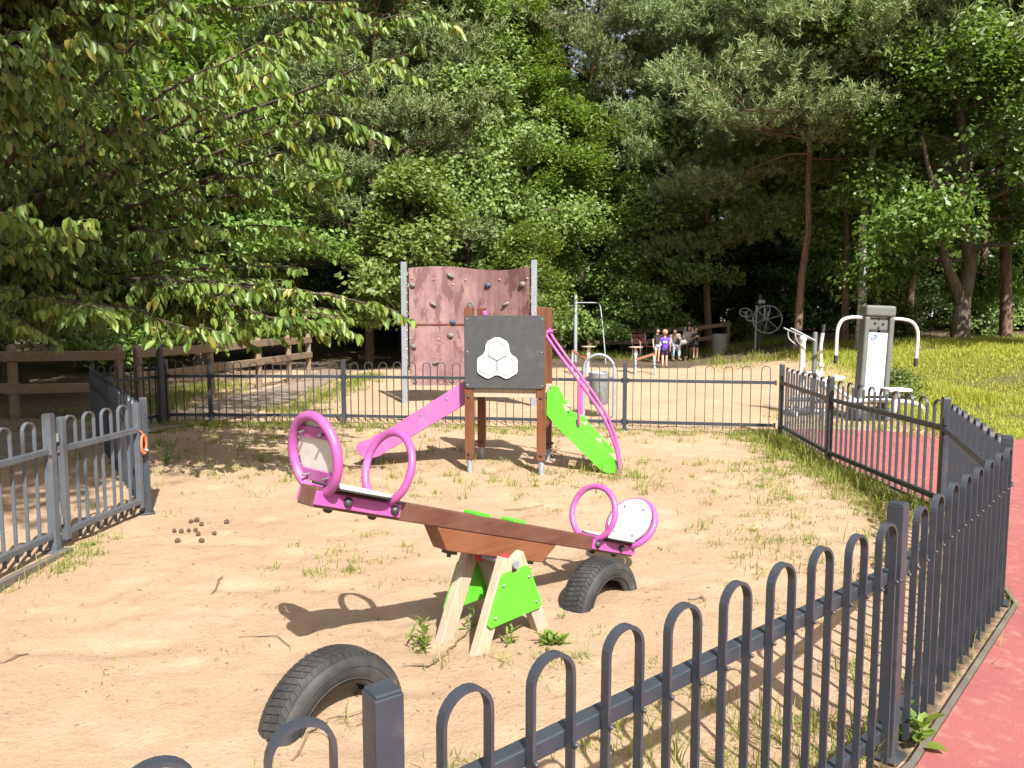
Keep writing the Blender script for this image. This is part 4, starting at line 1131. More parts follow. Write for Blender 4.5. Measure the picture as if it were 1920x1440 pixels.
# pull machine
p = Vector((5.62, 12.0, 0)); p.z = gz(p.x, p.y)
t = thing('pull_machine', 'large grey and white seated pull machine with two curved overhead arms', 'fitness machine', p, R(3))
TL = Matrix.Rotation(R(2.2), 4, 'Y')
def tl(mb): mb.v = [tuple(TL @ Vector(q)) for q in mb.v]; return mb
for sx in (-1, 1):
    m = MB(); m.box((sx*.195, 0, .80), (.085, .20, 1.62)); tl(m).build('side_column', GM, t, False, .03, 4)
m = MB(); m.box((0, 0, 1.695), (.48, .24, .175)); tl(m).build('top_cover', GM, t, False, .04, 4)
m = MB(); m.box((0, -.02, .87), (.30, .10, .98)); pn = tl(m).build('white_panel', MAT['white_enamel'], t, False, .004)
m = MB(); m.box((0, -.01, 1.49), (.295, .09, .17)); tl(m).build('upper_plate', GM, t, False, .006)
m = MB(); m.box((-.075, -.055, 1.385), (.12, .02, .055)); m.box((.085, -.055, 1.385), (.115, .02, .055)); tl(m).build('slot', MAT['black_rubber'], t)
m = MB()
for q in ((0, 1.58), (-.06, 1.51), (.07, 1.50), (0, 1.44)): m.lathe([(.016, 0), (.016, .014), (.008, .02)], 10, Matrix.Translation((q[0], -.056, q[1])) @ Matrix.Rotation(R(90), 4, 'X'))
tl(m).build('bolt', MAT['dark_bolt'], t)
m = MB(); lc = Vector((-.075, -.0715, 1.285))
m.ring(lc, .042, .006, (1, 0, 0), (0, 0, 1), 22, 6); m.ring(lc+Vector((.028, 0, .012)), .028, .006, (1, 0, .3), (-.2, 0, 1), 18, 6)
m.tube(smooth_path([lc+Vector((-.04, 0, -.005)), lc+Vector((-.01, 0, -.02)), lc+Vector((.03, 0, .0)), lc+Vector((.06, 0, .035))]), .006, 6)
tl(m).build('logo', MAT['logo_blue'], pn)
m = MB(); m.box((0, 0, 1.60), (.30, .05, .03)); tl(m).build('cross_bar', MAT['white_enamel'], t)
for sx in (-1, 1):
    m = MB(); m.tube(smooth_path([(sx*.20, 0, 1.585), (sx*.40, 0, 1.585), (sx*.55, -.02, 1.545), (sx*.625, -.04, 1.44), (sx*.645, -.05, 1.3), (sx*.64, -.06, .98)]), .026, 12); ar = tl(m).build('arm', CE, t)
    m = MB(); m.tube([(sx*.64, -.06, .99), (sx*.64, -.06, .86)], .029, 12); tl(m).build('rubber_grip', MAT['black_rubber'], ar)
    m = MB(); m.box((sx*.14, -.48, .515), (.36, .30, .045)) if sx > 0 else m.box((-.62, .05, .63), (.34, .30, .04), Matrix.Rotation(R(-14), 3, 'Y')); m.build('seat', CE, t, False, .015, 3)
m = MB(); m.tube(smooth_path([(-.62, .05, .62), (-.5, 0, .45), (-.2, -.02, .28)]), .03, 10); m.tube(smooth_path([(.14, -.48, .5), (.14, -.46, .2), (.14, -.3, .12), (0, 0, .12)]), .035, 10)
m.tube(smooth_path([(-.75, -.1, -.05), (-.7, -.1, .22), (-.4, -.12, .30), (.35, -.12, .30), (.75, -.12, .22), (.86, -.12, -.05)]), .035, 10); m.build('seat_frame', CE, t)
m = MB(); m.box((0, 0, .09), (.62, .34, .20)); m.build('base', GM, t, False, .02)
m = MB(); m.box((-.28, -.22, .12), (.20, .14, .16)); m.build('counterweight', MAT['dark_machine'], t, False, .02)

# dark lamp pole behind the gate, concrete bin
q = gpt(300, 803); t = thing('metal_pole', 'slim dark metal pole beside the corner of the back fence under the cherry leaves', 'pole', (q.x-.12, q.y+.35, -.1))
m = MB(); m.lathe([(.058, 0), (.055, .9), (.05, .95), (.046, 2.9)], 14); m.build('pole', MAT['dark_pole'], t)
m = MB(); m.lathe([(.05, 2.9), (.052, 2.93), (.03, 2.96), (.0001, 2.965)], 14); m.build('cap', MAT['dark_pole'], t)
q = ypt(1348, 690, 28.0); t = thing('concrete_bin', 'grey concrete litter bin standing right of the bench at the forest edge', 'litter bin', (q.x, 28.0, gz(q.x, 28)))
m = MB(); m.lathe([(.24, -.1), (.25, .03), (.285, .60), (.285, .66), (.25, .665), (.24, .6)], 20); m.build('body', MAT['concrete'], t, False, .006)
m = MB(); m.lathe([(.25, .667), (.235, .69), (.22, .667)], 20, caps=False); m.build('rim', GS, t)

# benches
def bench(label, px, Y, w, rz):
    q = ypt(px, 660, Y); t = thing('park_bench', label, 'bench', (q.x, Y, gz(q.x, Y)), rz)
    m = MB()
    for k in range(4): m.box((0, -.20+k*.12, .44), (w, .10, .035))
    m.build('seat', MAT['bench_wood'], t, False, .006)
    m = MB()
    for k in range(3): m.bar((-w/2, .27+k*.035, .58+k*.12), (w/2, .27+k*.035, .58+k*.12), .03, .105)
    m.build('backrest', MAT['bench_wood'], t, False, .006)
    for sx in (-1, 1):
        x = sx*(w/2+.0); m = MB()
        m.tube(smooth_path([(x, -.26, -.2), (x, -.26, .50), (x, -.22, .62), (x, -.10, .68), (x, .08, .66), (x, .22, .52), (x, .24, .44)]), .022, 8)
        m.tube([(x, .24, -.2), (x, .24, .42), (x, .36, .90)], .022, 8); m.tube([(x, -.26, .41), (x, .24, .41)], .018, 8)
        m.build('side_frame', GS, t)
    return t
BY = 27.6
b1 = bench('reddish wooden park bench with steel arms, its seat empty, left of the people', 1206, BY+.3, .60, R(24))
b2 = bench('park bench with steel arms under the seated people', 1268, BY, 1.35, R(-3))

# ================================================================== PEOPLE
def skinned(name, mat, parent, nodes, edges, root, sub=1, soft=True):
    """nodes: name -> (co, radius)"""
    ks = list(nodes); ix = {k: i for i, k in enumerate(ks)}
    ks.sort(key=lambda k: 0 if k == root else 1); ix = {k: i for i, k in enumerate(ks)}
    me = bpy.data.meshes.new(name)
    me.from_pydata([tuple(nodes[k][0]) for k in ks], [(ix[a], ix[b]) for a, b in edges], [])
    me.materials.append(mat)
    o = bpy.data.objects.new(name, me); link(o, parent)
    sk = o.modifiers.new('skin', 'SKIN'); sk.use_smooth_shade = True
    if not me.skin_vertices: me.skin_vertices.new()
    lay = me.skin_vertices[0].data
    for k in ks:
        r = nodes[k][1]; lay[ix[k]].radius = (r, r) if not isinstance(r, tuple) else r
        lay[ix[k]].use_root = (k == root)
    ss = o.modifiers.new('sub', 'SUBSURF'); ss.levels = sub; ss.render_levels = sub
    return o
def person(label, loc, rz, ht, pose, child, top, bottom, hair, sleeve=.5, legs=.55, shoes='shoe_dark', longhair=False, bare=False, print_mat=None):
    t = thing('person', label, 'person', loc, rz)
    hs = 1.22 if child else 1.0
    J = dict(pelvis=(0, 0, .52), waist=(0, 0, .61), chest=(0, -.005, .72), neckb=(0, 0, .80), neck=(0, -.005, .845), jaw=(0, -.022, .878), head=(0, -.012, .915), crown=(0, 0, .955))
    for s, n in ((-1, 'L'), (1, 'R')):
        J.update({'sh'+n: (s*.10, 0, .785), 'el'+n: (s*.135, .015, .63), 'wr'+n: (s*.15, -.03, .49), 'pa'+n: (s*.153, -.04, .455),
                  'hip'+n: (s*.05, 0, .49), 'kn'+n: (s*.055, -.012, .275), 'an'+n: (s*.055, .01, .045), 'to'+n: (s*.065, -.085, .018)})
    J.update(pose)
    J = {k: Vector(v)*ht for k, v in J.items()}
    hc = J['neck'].copy()
    if child:
        for k in ('jaw', 'head', 'crown'): J[k] = hc+(J[k]-hc)*hs
    RR = dict(pelvis=(.066, .050), waist=(.056, .042), chest=(.066, .046), neckb=(.040, .034), neck=.028, jaw=.040*hs, head=.056*hs, crown=.040*hs)
    for n in 'LR': RR.update({'sh'+n: .033, 'el'+n: .024, 'wr'+n: .016, 'pa'+n: .019, 'hip'+n: .050, 'kn'+n: .034, 'an'+n: .022, 'to'+n: .018})
    def rr(k, f=1.0):
        v = RR[k]; return (v[0]*ht*f, v[1]*ht*f) if isinstance(v, tuple) else v*ht*f
    nodes = {k: (J[k], rr(k)) for k in RR}
    face = (J['jaw']-(J['neck']+J['crown'])/2); face.z = 0
    face = face.normalized() if face.length > 1e-4 else Vector((0, -1, 0))
    nodes['nose'] = (J['head']+face*.062*ht*hs+Vector((0, 0, -.008*ht)), .010*ht)
    side = face.cross(Vector((0, 0, 1)))
    E = [('pelvis', 'waist'), ('waist', 'chest'), ('chest', 'neckb'), ('neckb', 'neck'), ('neck', 'jaw'), ('jaw', 'head'), ('head', 'crown'), ('head', 'nose')]
    for n, s in (('L', -1), ('R', 1)):
        E += [('chest', 'sh'+n), ('sh'+n, 'el'+n), ('el'+n, 'wr'+n), ('wr'+n, 'pa'+n), ('pelvis', 'hip'+n), ('hip'+n, 'kn'+n), ('kn'+n, 'an'+n), ('an'+n, 'to'+n)]
        d = (J['pa'+n]-J['el'+n]).normalized(); w = d.cross(Vector((1, 0, 0))) if abs(d.x) < .8 else d.cross(Vector((0, 0, 1))); w.normalize()
        for f in range(4):
            off = w*((f-1.5)*.013*ht); ln = (.030, .036, .034, .026)[f]*ht
            a = J['pa'+n]+off+d*.012*ht; b = a+d*ln*.55; c = b+d*ln*.45+Vector((0, -.006*ht, -.004*ht))
            nodes['f%d%s' % (f, n)] = (a, .0062*ht); nodes['g%d%s' % (f, n)] = (b, .0055*ht); nodes['h%d%s' % (f, n)] = (c, .0045*ht)
            E += [('pa'+n, 'f%d%s' % (f, n)), ('f%d%s' % (f, n), 'g%d%s' % (f, n)), ('g%d%s' % (f, n), 'h%d%s' % (f, n))]
        a = J['pa'+n]+w*.026*ht-d*.004*ht; nodes['t0'+n] = (a, .0065*ht); nodes['t1'+n] = (a+w*.008*ht+d*.024*ht, .005*ht)
        E += [('pa'+n, 't0'+n), ('t0'+n, 't1'+n)]
    skinned('body', MAT['skin'], t, nodes, E, 'pelvis')
    # clothes: looser shells on the same joints
    C = {}; f = 1.5
    for k in ('pelvis', 'waist', 'chest', 'neckb'): C[k] = (J[k], rr(k, f if k != 'neckb' else 1.42))
    C['pelvis'] = (J['pelvis'].lerp(J['waist'], -.05), rr('pelvis', 1.30)); CE_ = [('pelvis', 'waist'), ('waist', 'chest'), ('chest', 'neckb')]
    for n in 'LR':
        C['sh'+n] = (J['sh'+n], rr('sh'+n, 1.42)); CE_.append(('chest', 'sh'+n))
        if sleeve <= 1: C['sl'+n] = (J['sh'+n].lerp(J['el'+n], sleeve), .036*ht); CE_.append(('sh'+n, 'sl'+n))
        else:
            C['sl'+n] = (J['el'+n], .032*ht); C['sw'+n] = (J['wr'+n], .023*ht); CE_ += [('sh'+n, 'sl'+n), ('sl'+n, 'sw'+n)]
    sh = skinned('shirt', MAT[top], t, C, CE_, 'waist')
    D = {'pelvis': (J['pelvis'], rr('pelvis', 1.24))}; DE = []
    for n in 'LR':
        D['hip'+n] = (J['hip'+n], .058*ht); DE.append(('pelvis', 'hip'+n))
        if legs <= 1: D['hem'+n] = (J['hip'+n].lerp(J['kn'+n], legs), .052*ht); DE.append(('hip'+n, 'hem'+n))
        else:
            D['kn'+n] = (J['kn'+n], .043*ht); D['hem'+n] = (J['kn'+n].lerp(J['an'+n], .92), .034*ht); DE += [('hip'+n, 'kn'+n), ('kn'+n, 'hem'+n)]
    skinned('trousers', MAT[bottom], t, D, DE, 'pelvis')
    m = MB(); hcen = J['head'].lerp(J['crown'], .45)-face*.027*ht*hs
    m.sphere(hcen+Vector((0, 0, .012*ht)), .067*ht*hs, 14, 10, (.95, 1.0, .92))
    if longhair: m.sphere(hcen-face*.03*ht+Vector((0, 0, -.05*ht)), .06*ht, 12, 8, (1.05, .7, 1.35))
    m.build('hair', MAT[hair], t)
    m = MB()
    for s in (-1, 1): m.sphere(J['head']+face*.055*ht*hs+side*(s*.022*ht*hs)+Vector((0, 0, .004*ht)), .0062*ht*hs, 8, 6)
    m.build('eyes', MAT['eye_dark'], t)
    m = MB(); m.sphere(J['jaw']+face*.040*ht*hs+Vector((0, 0, .0*ht)), .009*ht, 8, 6, (1.2, .35, .25)); m.build('mouth', MAT['lip'], t)
    if not bare:
        for n in 'LR':
            m = MB(); a = J['an'+n]; b = J['to'+n]; c = (a+b)/2; c.z = min(a.z, b.z)+.012*ht-.006
            M = Matrix.Rotation(math.atan2((b-a).y, (b-a).x), 4, 'Z'); m.sphere(c, .075*ht, 12, 8, (1, .42, .38), M=M); m.build('shoe', MAT[shoes], t)
    if print_mat:
        m = MB(); y0 = J['chest'].y+.050*ht*1.30; m.box((J['chest'].x, y0+.012*ht, J['chest'].z-.025*ht), (.11*ht, .02*ht, .055*ht)); m.build('shirt_print', MAT[print_mat], sh, False, .004)
    return t
sit = {'pelvis': (0, .02, .325), 'waist': (0, .02, .405), 'chest': (0, -.005, .50), 'neckb': (0, -.02, .575), 'neck': (0, -.03, .615), 'jaw': (0, -.06, .645), 'head': (0, -.05, .685), 'crown': (0, -.035, .725)}
for s, n in ((-1, 'L'), (1, 'R')):
    sit.update({'sh'+n: (s*.10, -.01, .56), 'el'+n: (s*.125, -.05, .42), 'wr'+n: (s*.07, -.17, .37), 'pa'+n: (s*.05, -.20, .365), 'hip'+n: (s*.05, -.01, .305), 'kn'+n: (s*.065, -.24, .295), 'an'+n: (s*.07, -.22, .045), 'to'+n: (s*.08, -.31, .02)})
def at_px(px, Y): q = ypt(px, 650, Y); return (q.x, Y, gz(q.x, Y)+.0)
# boy in black
person('boy in a black shirt and pale shorts standing left of the seated woman', at_px(1232, 26.4), R(25), 1.18, {'wrR': (.11, -.10, .47), 'paR': (.10, -.13, .45)}, True, 'cloth_black', 'cloth_paleblue', 'hair_dark', .6, .75, 'cloth_maroon')
# barefoot boy in purple walking away
person('boy in a bright purple shirt seen from behind, walking barefoot towards the bench', at_px(1246.5, 23.6), R(180-6), 1.13,
       {'knL': (-.05, -.02, .27), 'anL': (-.05, .02, .045), 'toL': (-.06, -.07, .018), 'knR': (.055, .01, .28), 'anR': (.06, .13, .10), 'toR': (.065, .09, .02), 'elL': (-.14, .0, .64), 'wrL': (-.15, -.06, .50), 'paL': (-.15, -.08, .46)}, True, 'cloth_purple', 'cloth_darkpurple', 'hair_fair', .6, .8, bare=True, print_mat='cloth_teal')
# seated woman leaning forward
lean = dict(sit); lean.update({'waist': (0, -.02, .40), 'chest': (0, -.10, .475), 'neckb': (-.01, -.15, .54), 'neck': (-.02, -.18, .565), 'jaw': (-.03, -.22, .585), 'head': (-.03, -.21, .625), 'crown': (-.03, -.19, .662),
    'shL': (-.10, -.13, .525), 'shR': (.10, -.12, .535), 'elL': (-.13, -.25, .40), 'wrL': (-.08, -.33, .29), 'paL': (-.07, -.35, .255), 'elR': (.13, -.22, .40), 'wrR': (.04, -.30, .30), 'paR': (.01, -.33, .27)})
person('woman in a pale patterned top and light jeans leaning forward on the bench', (at_px(1259, BY)[0], BY-.03, at_px(1259, BY)[2]-.02), R(12), 1.66, lean, False, 'cloth_pattern', 'cloth_jeans', 'hair_dark', 2, 2, 'cloth_pattern')
person('woman with long dark hair and a grey patterned top sitting upright on the bench', (at_px(1291, BY)[0], BY-.03, at_px(1291, BY)[2]-.02), R(-6), 1.62, sit, False, 'cloth_grey', 'cloth_black', 'hair_dark', .8, 2, 'shoe_dark', True)
person('child in a light top standing behind the bench', at_px(1291, 28.35), R(-4), 1.32, {}, True, 'cloth_light', 'cloth_black', 'hair_dark', 2, .7)
eat = {'elL': (-.12, -.03, .64), 'wrL': (-.04, -.11, .69), 'paL': (-.02, -.125, .71), 'elR': (.12, -.03, .64), 'wrR': (.05, -.11, .69), 'paR': (.03, -.125, .71)}
person('boy in a dark vest with pale sleeves standing right of the bench, hands raised', at_px(1304, 27.0), R(8), 1.14, eat, True, 'cloth_black', 'cloth_black', 'hair_dark', 1.0, .7)
q = at_px(1279.5, BY); m = MB(); m.sphere((0, 0, 0), .15, 14, 10, (1.1, .9, .75)); m.ring((0, .02, .12), .07, .012, (1, 0, 0), (0, 0, 1), 16, 6); m.sphere((.06, -.1, .0), .08, 10, 8)
tag(m.build('carrier_bag', MAT['bag_white'], loc=(q[0]-.02, BY-.16, q[2]+.60)), 'white bag lying on the bench beside the dark haired woman', 'bag')
m = MB(); m.box((0, 0, .16), (.26, .22, .32)); m.ring((0, 0, .33), .06, .012, (1, 0, 0), (0, 0, 1), 16, 6); m.box((.02, -.12, .12), (.18, .05, .18))
tag(m.build('backpack', MAT['bag_navy'], None, False, .04, 3, (q[0]-.14, BY-.12, q[2]+.46)), 'dark blue backpack on the bench between the two women', 'backpack')

# ================================================================== WOODEN RAIL FENCES
def rail_fence(name, label, posts, rails, ph, mat, r=.07):
    p0 = Vector((posts[0][0], posts[0][1], gz(*posts[0]))); t = thing(name, label, 'fence', p0)
    W = [Vector((x, y, gz(x, y))) for x, y in posts]
    for w in W:
        m = MB(); m.lathe([(r, -.3), (r, ph-.03), (r*.8, ph+.02), (r*.3, ph+.045)], 12, Matrix.Translation(w) @ Matrix.Rotation(rnd.uniform(-.03, .03), 4, 'X')); m.build('post', mat, t, True)
    for i in range(len(W)-1):
        for z in rails:
            m = MB(); d = (W[i+1]-W[i]).normalized(); off = Vector((d.y, -d.x, 0))*(.055 if r > .05 else .04)
            m.bar(W[i]-d*.12+off+Vector((0, 0, z+rnd.uniform(-.02, .02))), W[i+1]+d*.10+off+Vector((0, 0, z+rnd.uniform(-.02, .02))), .05, .155); m.build('rail', mat, t, True, .012)
    return t
OW = MAT['old_rail_wood']
rail_fence('rail_fence', 'brown wooden post and rail fence at the far left along the forest path', [(-10.2, 10.9), (-7.75, 11.9), (-6.45, 12.6)], (.98, .47), 1.12, OW)
rail_fence('rail_fence', 'wooden rail fence running back along the grey path into the forest', [(-6.28, 12.9), (-5.85, 14.9), (-5.55, 16.8), (-5.35, 18.4), (-5.25, 19.8)], (1.0, .62), 1.10, OW)
rail_fence('rail_fence', 'dark wooden rail fence in the shade behind the benches', [(3.0, 29.6), (5.0, 29.8), (7.1, 29.8), (8.4, 30.0)], (.93, .50), 1.02, OW)

# ================================================================== TREES
def np_add(acc, V, Fs):
    b = acc['n']; acc['V'].append(V); acc['F'] += [f+b for f in Fs]; acc['n'] += len(V)
def acc_new(): return {'V': [], 'F': [], 'n': 0}
def acc_build(acc, name, mat, parent):
    groups = {}
    for f in acc['F']: groups.setdefault(f.shape[1], []).append(f)
    return mesh_np(name, np.concatenate(acc['V']), [np.concatenate(g) for g in groups.values()], mat, parent)
def wob(rng, p0, p1, n, amp, sag=0.0):
    pts = []
    for i in range(n+1):
        t = i/n; q = p0.lerp(p1, t)
        k = amp*math.sin(PI*t)
        pts.append(q+Vector((rng.normal(0, k), rng.normal(0, k), rng.normal(0, k*.5)+sag*math.sin(PI*t))))
    pts[0] = p0; return pts
def taper(r0, r1, n): return [r0+(r1-r0)*(i/n)**.8 for i in range(n+1)]

def deciduous(seed, h, base, rad, nleaf, ls, trunk_r, nlimb, leafmat, barkmat, name, label, loc, rz=0, group=None, top=.30, spread=.42, flatz=.20, rise=.35, lean=(0, 0), ratio=.62, fork=False, scale=1.0, lowf=1.0):
    rng = np.random.default_rng(seed)
    t = thing(name, label, 'tree' if h > 3.2 else 'bush', loc, rz, group, scale)
    tm = MB(); n = 9
    top_p = Vector((lean[0], lean[1], h*.93))
    tr = wob(rng, Vector((0, 0, -.25)), top_p, n, .014*h)
    tm.tube(tr, [trunk_r*(1.25 if i == 0 else 1)*(1-.88*(i/n)**.9) for i in range(n+1)], 10)
    def trunk_at(z):
        for i in range(n):
            if tr[i+1].z >= z: return tr[i].lerp(tr[i+1], max(0, (z-tr[i].z)/(tr[i+1].z-tr[i].z)))
        return tr[-1]
    if fork:
        f = wob(rng, trunk_at(h*.09), Vector((-rad*.50, .2, h*.44)), 6, .012*h); tm.tube(f, taper(trunk_r*.72, .04, 6), 8)
    C = []
    for i in range(nlimb):
        u = (i+.5)/nlimb; z0 = base*.75+(h*.86-base*.75)*u**.95
        az = i*2.39996+rng.uniform(-.5, .5)
        tt = np.clip((z0+.08*h-base)/(h-base), 0.02, 1)
        prof = rad*(.62+.38*math.sin(PI*min(1, tt*1.05+.12)))*max(.12, (1-tt**2.2))**.55*rng.uniform(.5, 1.25)*min(1, lowf+2.2*tt)
        s = trunk_at(z0); e = Vector((s.x+prof*math.cos(az), s.y+prof*math.sin(az), z0+prof*rise*rng.uniform(.3, 1.4)*(1.6*tt-.28)+top*tt))
        lb = wob(rng, s, e, 5, .05*prof, .06*prof); lr = trunk_r*.36*(1-.72*u)
        tm.tube(lb, taper(lr, .012, 5), 6)
        C.append((e, 1.0))
        for j in range(6):
            f = rng.uniform(.30, 1.0); k = f*5; a = int(min(4, k)); sp = lb[a].lerp(lb[a+1], k-a)
            d = (e-s).normalized(); ang = rng.uniform(.4, 1.25)*(1 if j % 2 else -1)
            d2 = Matrix.Rotation(ang, 3, 'Z') @ d; d2.z += rng.uniform(-.25, .35)
            L = prof*rng.uniform(.24, .46); q = sp+d2*L
            tm.tube([sp, sp.lerp(q, .5)+Vector((0, 0, .04*L)), q], [lr*.4, lr*.25, .006], 4)
            C.append((q, 1.0)); C.append((sp.lerp(q, .55), .8))
            if rng.random() < .5: C.append((q+Vector((rng.normal(0, .3), rng.normal(0, .3), rng.normal(.1, .2)))*rad*.25, .75))
    C.append((tr[-1], .9)); C.append((tr[-2], .9))
    tm.build('trunk', MAT[barkmat], t)
    C_ = np.array([tuple(c[0]) for c in C]); wgt = np.array([c[1] for c in C])
    per = np.maximum(4, (nleaf*wgt/wgt.sum()*rng.uniform(.35, 1.6, len(C)))).astype(int)
    idx = np.repeat(np.arange(len(C)), per); m = len(idx)
    csz = (spread*rng.uniform(.6, 1.3, len(C)))[idx]
    off = rng.normal(0, 1, (m, 3)); off *= (rng.random((m, 1))**.25)/np.maximum(.4, np.linalg.norm(off, axis=1, keepdims=True)/1.6)
    off = off*np.stack([csz, csz, csz*flatz/.42*1.6], 1)
    P = C_[idx]+off
    # dome: outer leaves of each clump hang lower
    P[:, 2] -= .22*(off[:, 0]**2+off[:, 1]**2)/np.maximum(csz, .05)
    outw = P-np.array([0, 0, base+.4*(h-base)]); outw = unit(outw)
    A = np.stack([rng.normal(0, 1, m), rng.normal(0, 1, m), rng.normal(-.35, .45, m)], 1)+outw*.6
    Nn = np.array([.25, -.65, .75])*.9+outw*.5+rng.normal(0, .45, (m, 3))
    V, Fc = leaf_np(P, A, Nn, ls*rng.uniform(.65, 1.25, m), ratio, .25, .2, six=False)
    mesh_np('crown', V, Fc, MAT[leafmat], t)
    return t

def pine(seed, h, base, rad, nshoot, trunk_r, nlimb, name, label, loc, rz=0, group=None, dead=5, low=None, nl=.17, scale=1.0):
    rng = np.random.default_rng(seed)
    t = thing(name, label, 'tree', loc, rz, group, scale); tm = MB(); n = 10
    tr = wob(rng, Vector((0, 0, -.25)), Vector((rng.normal(0, .3), rng.normal(0, .3), h*.97)), n, .0055*h)
    tm.tube(tr, [trunk_r*(1.2 if i == 0 else 1)*(1-.85*(i/n)**1.1) for i in range(n+1)], 12)
    def trunk_at(z):
        for i in range(n):
            if tr[i+1].z >= z: return tr[i].lerp(tr[i+1], max(0, (z-tr[i].z)/(tr[i+1].z-tr[i].z)))
        return tr[-1]
    C = []
    for i in range(nlimb):
        u = (i+.5)/nlimb; z0 = base+(h*.95-base)*u
        az = i*2.39996+rng.uniform(-.6, .6)
        prof = rad*(1-.78*u**1.6)*rng.uniform(.55, 1.12)*(1 if u > .08 else .85)
        s = trunk_at(z0); e = Vector((s.x+prof*math.cos(az), s.y+prof*math.sin(az), z0+prof*rng.uniform(-.12, .38)+.35*u))
        lb = wob(rng, s, e, 5, .07*prof, rng.uniform(-.08, .12)*prof); lr = trunk_r*.30*(1-.6*u)
        tm.tube(lb, taper(lr, .014, 5), 6)
        for j in range(8):
            f = rng.uniform(.22, 1.0) if j else 1.0; k = f*5; a = int(min(4, k)); sp = lb[a].lerp(lb[a+1], k-a)
            d = (e-s).normalized(); d2 = Matrix.Rotation(rng.uniform(.3, 1.3)*(1 if j % 2 else -1), 3, 'Z') @ d; d2.z += rng.uniform(-.05, .45)
            L = prof*rng.uniform(.16, .36); q = sp+d2*L
            tm.tube([sp, sp.lerp(q, .5)+Vector((0, 0, -.05*L)), q], [lr*.38, lr*.25, .006], 4)
            C.append((q, d2)); C.append((sp.lerp(q, .5), d2))
            if j < 3: C.append((q+d2*rng.uniform(.1, .3)*L+Vector((rng.normal(0, .15), rng.normal(0, .15), .12)), d2))
    for i in range(dead):
        z0 = base*rng.uniform(.45, 1.0); az = rng.uniform(0, 2*PI); s = trunk_at(z0); L = rng.uniform(.5, 1.6)
        tm.tube(wob(rng, s, s+Vector((L*math.cos(az), L*math.sin(az), rng.uniform(-.3, .25)*L)), 4, .05*L), taper(.022, .005, 4), 5)
    tm.build('trunk', MAT['bark_pine'], t)
    Cc = np.array([tuple(c[0]) for c in C]); Dd = np.array([tuple(c[1]) for c in C])
    idx = np.repeat(np.arange(len(C)), np.maximum(2, (nshoot/len(C)*rng.uniform(.4, 1.6, len(C))).astype(int))); m = len(idx)
    off = rng.normal(0, 1, (m, 3))*np.array([.30, .30, .13])
    P = Cc[idx]+off; P[:, 2] -= .25*(off[:, 0]**2+off[:, 1]**2)
    SD = unit(Dd[idx]*.7+off*np.array([1., 1., .3])+np.array([0, 0, .75])+rng.normal(0, .3, (m, 3)))
    K = 13
    Pn = np.repeat(P, K, 0)+np.repeat(SD, K, 0)*(np.tile(np.linspace(0, 1, K), m)[:, None]*.16)
    A = unit(np.repeat(SD, K, 0)*.75+rng.normal(0, .62, (m*K, 3)))
    Nn = rng.normal(0, 1, (m*K, 3)); Sd = unit(np.cross(A, Nn)); L = nl*rng.uniform(.7, 1.2, (m*K, 1)); w = .016
    V = np.stack([Pn-Sd*w, Pn+Sd*w, Pn+A*L+Sd*w*.35, Pn+A*L-Sd*w*.35], 1).reshape(-1, 3); i = np.arange(m*K)*4
    mesh_np('crown', V, [np.stack([i, i+1, i+2, i+3], 1)], MAT['needle_pine'], t)
    return t
def T(px, Y, py=640):
    q = ypt(px, py, Y); return (q.x, Y, gz(q.x, Y)-.05)

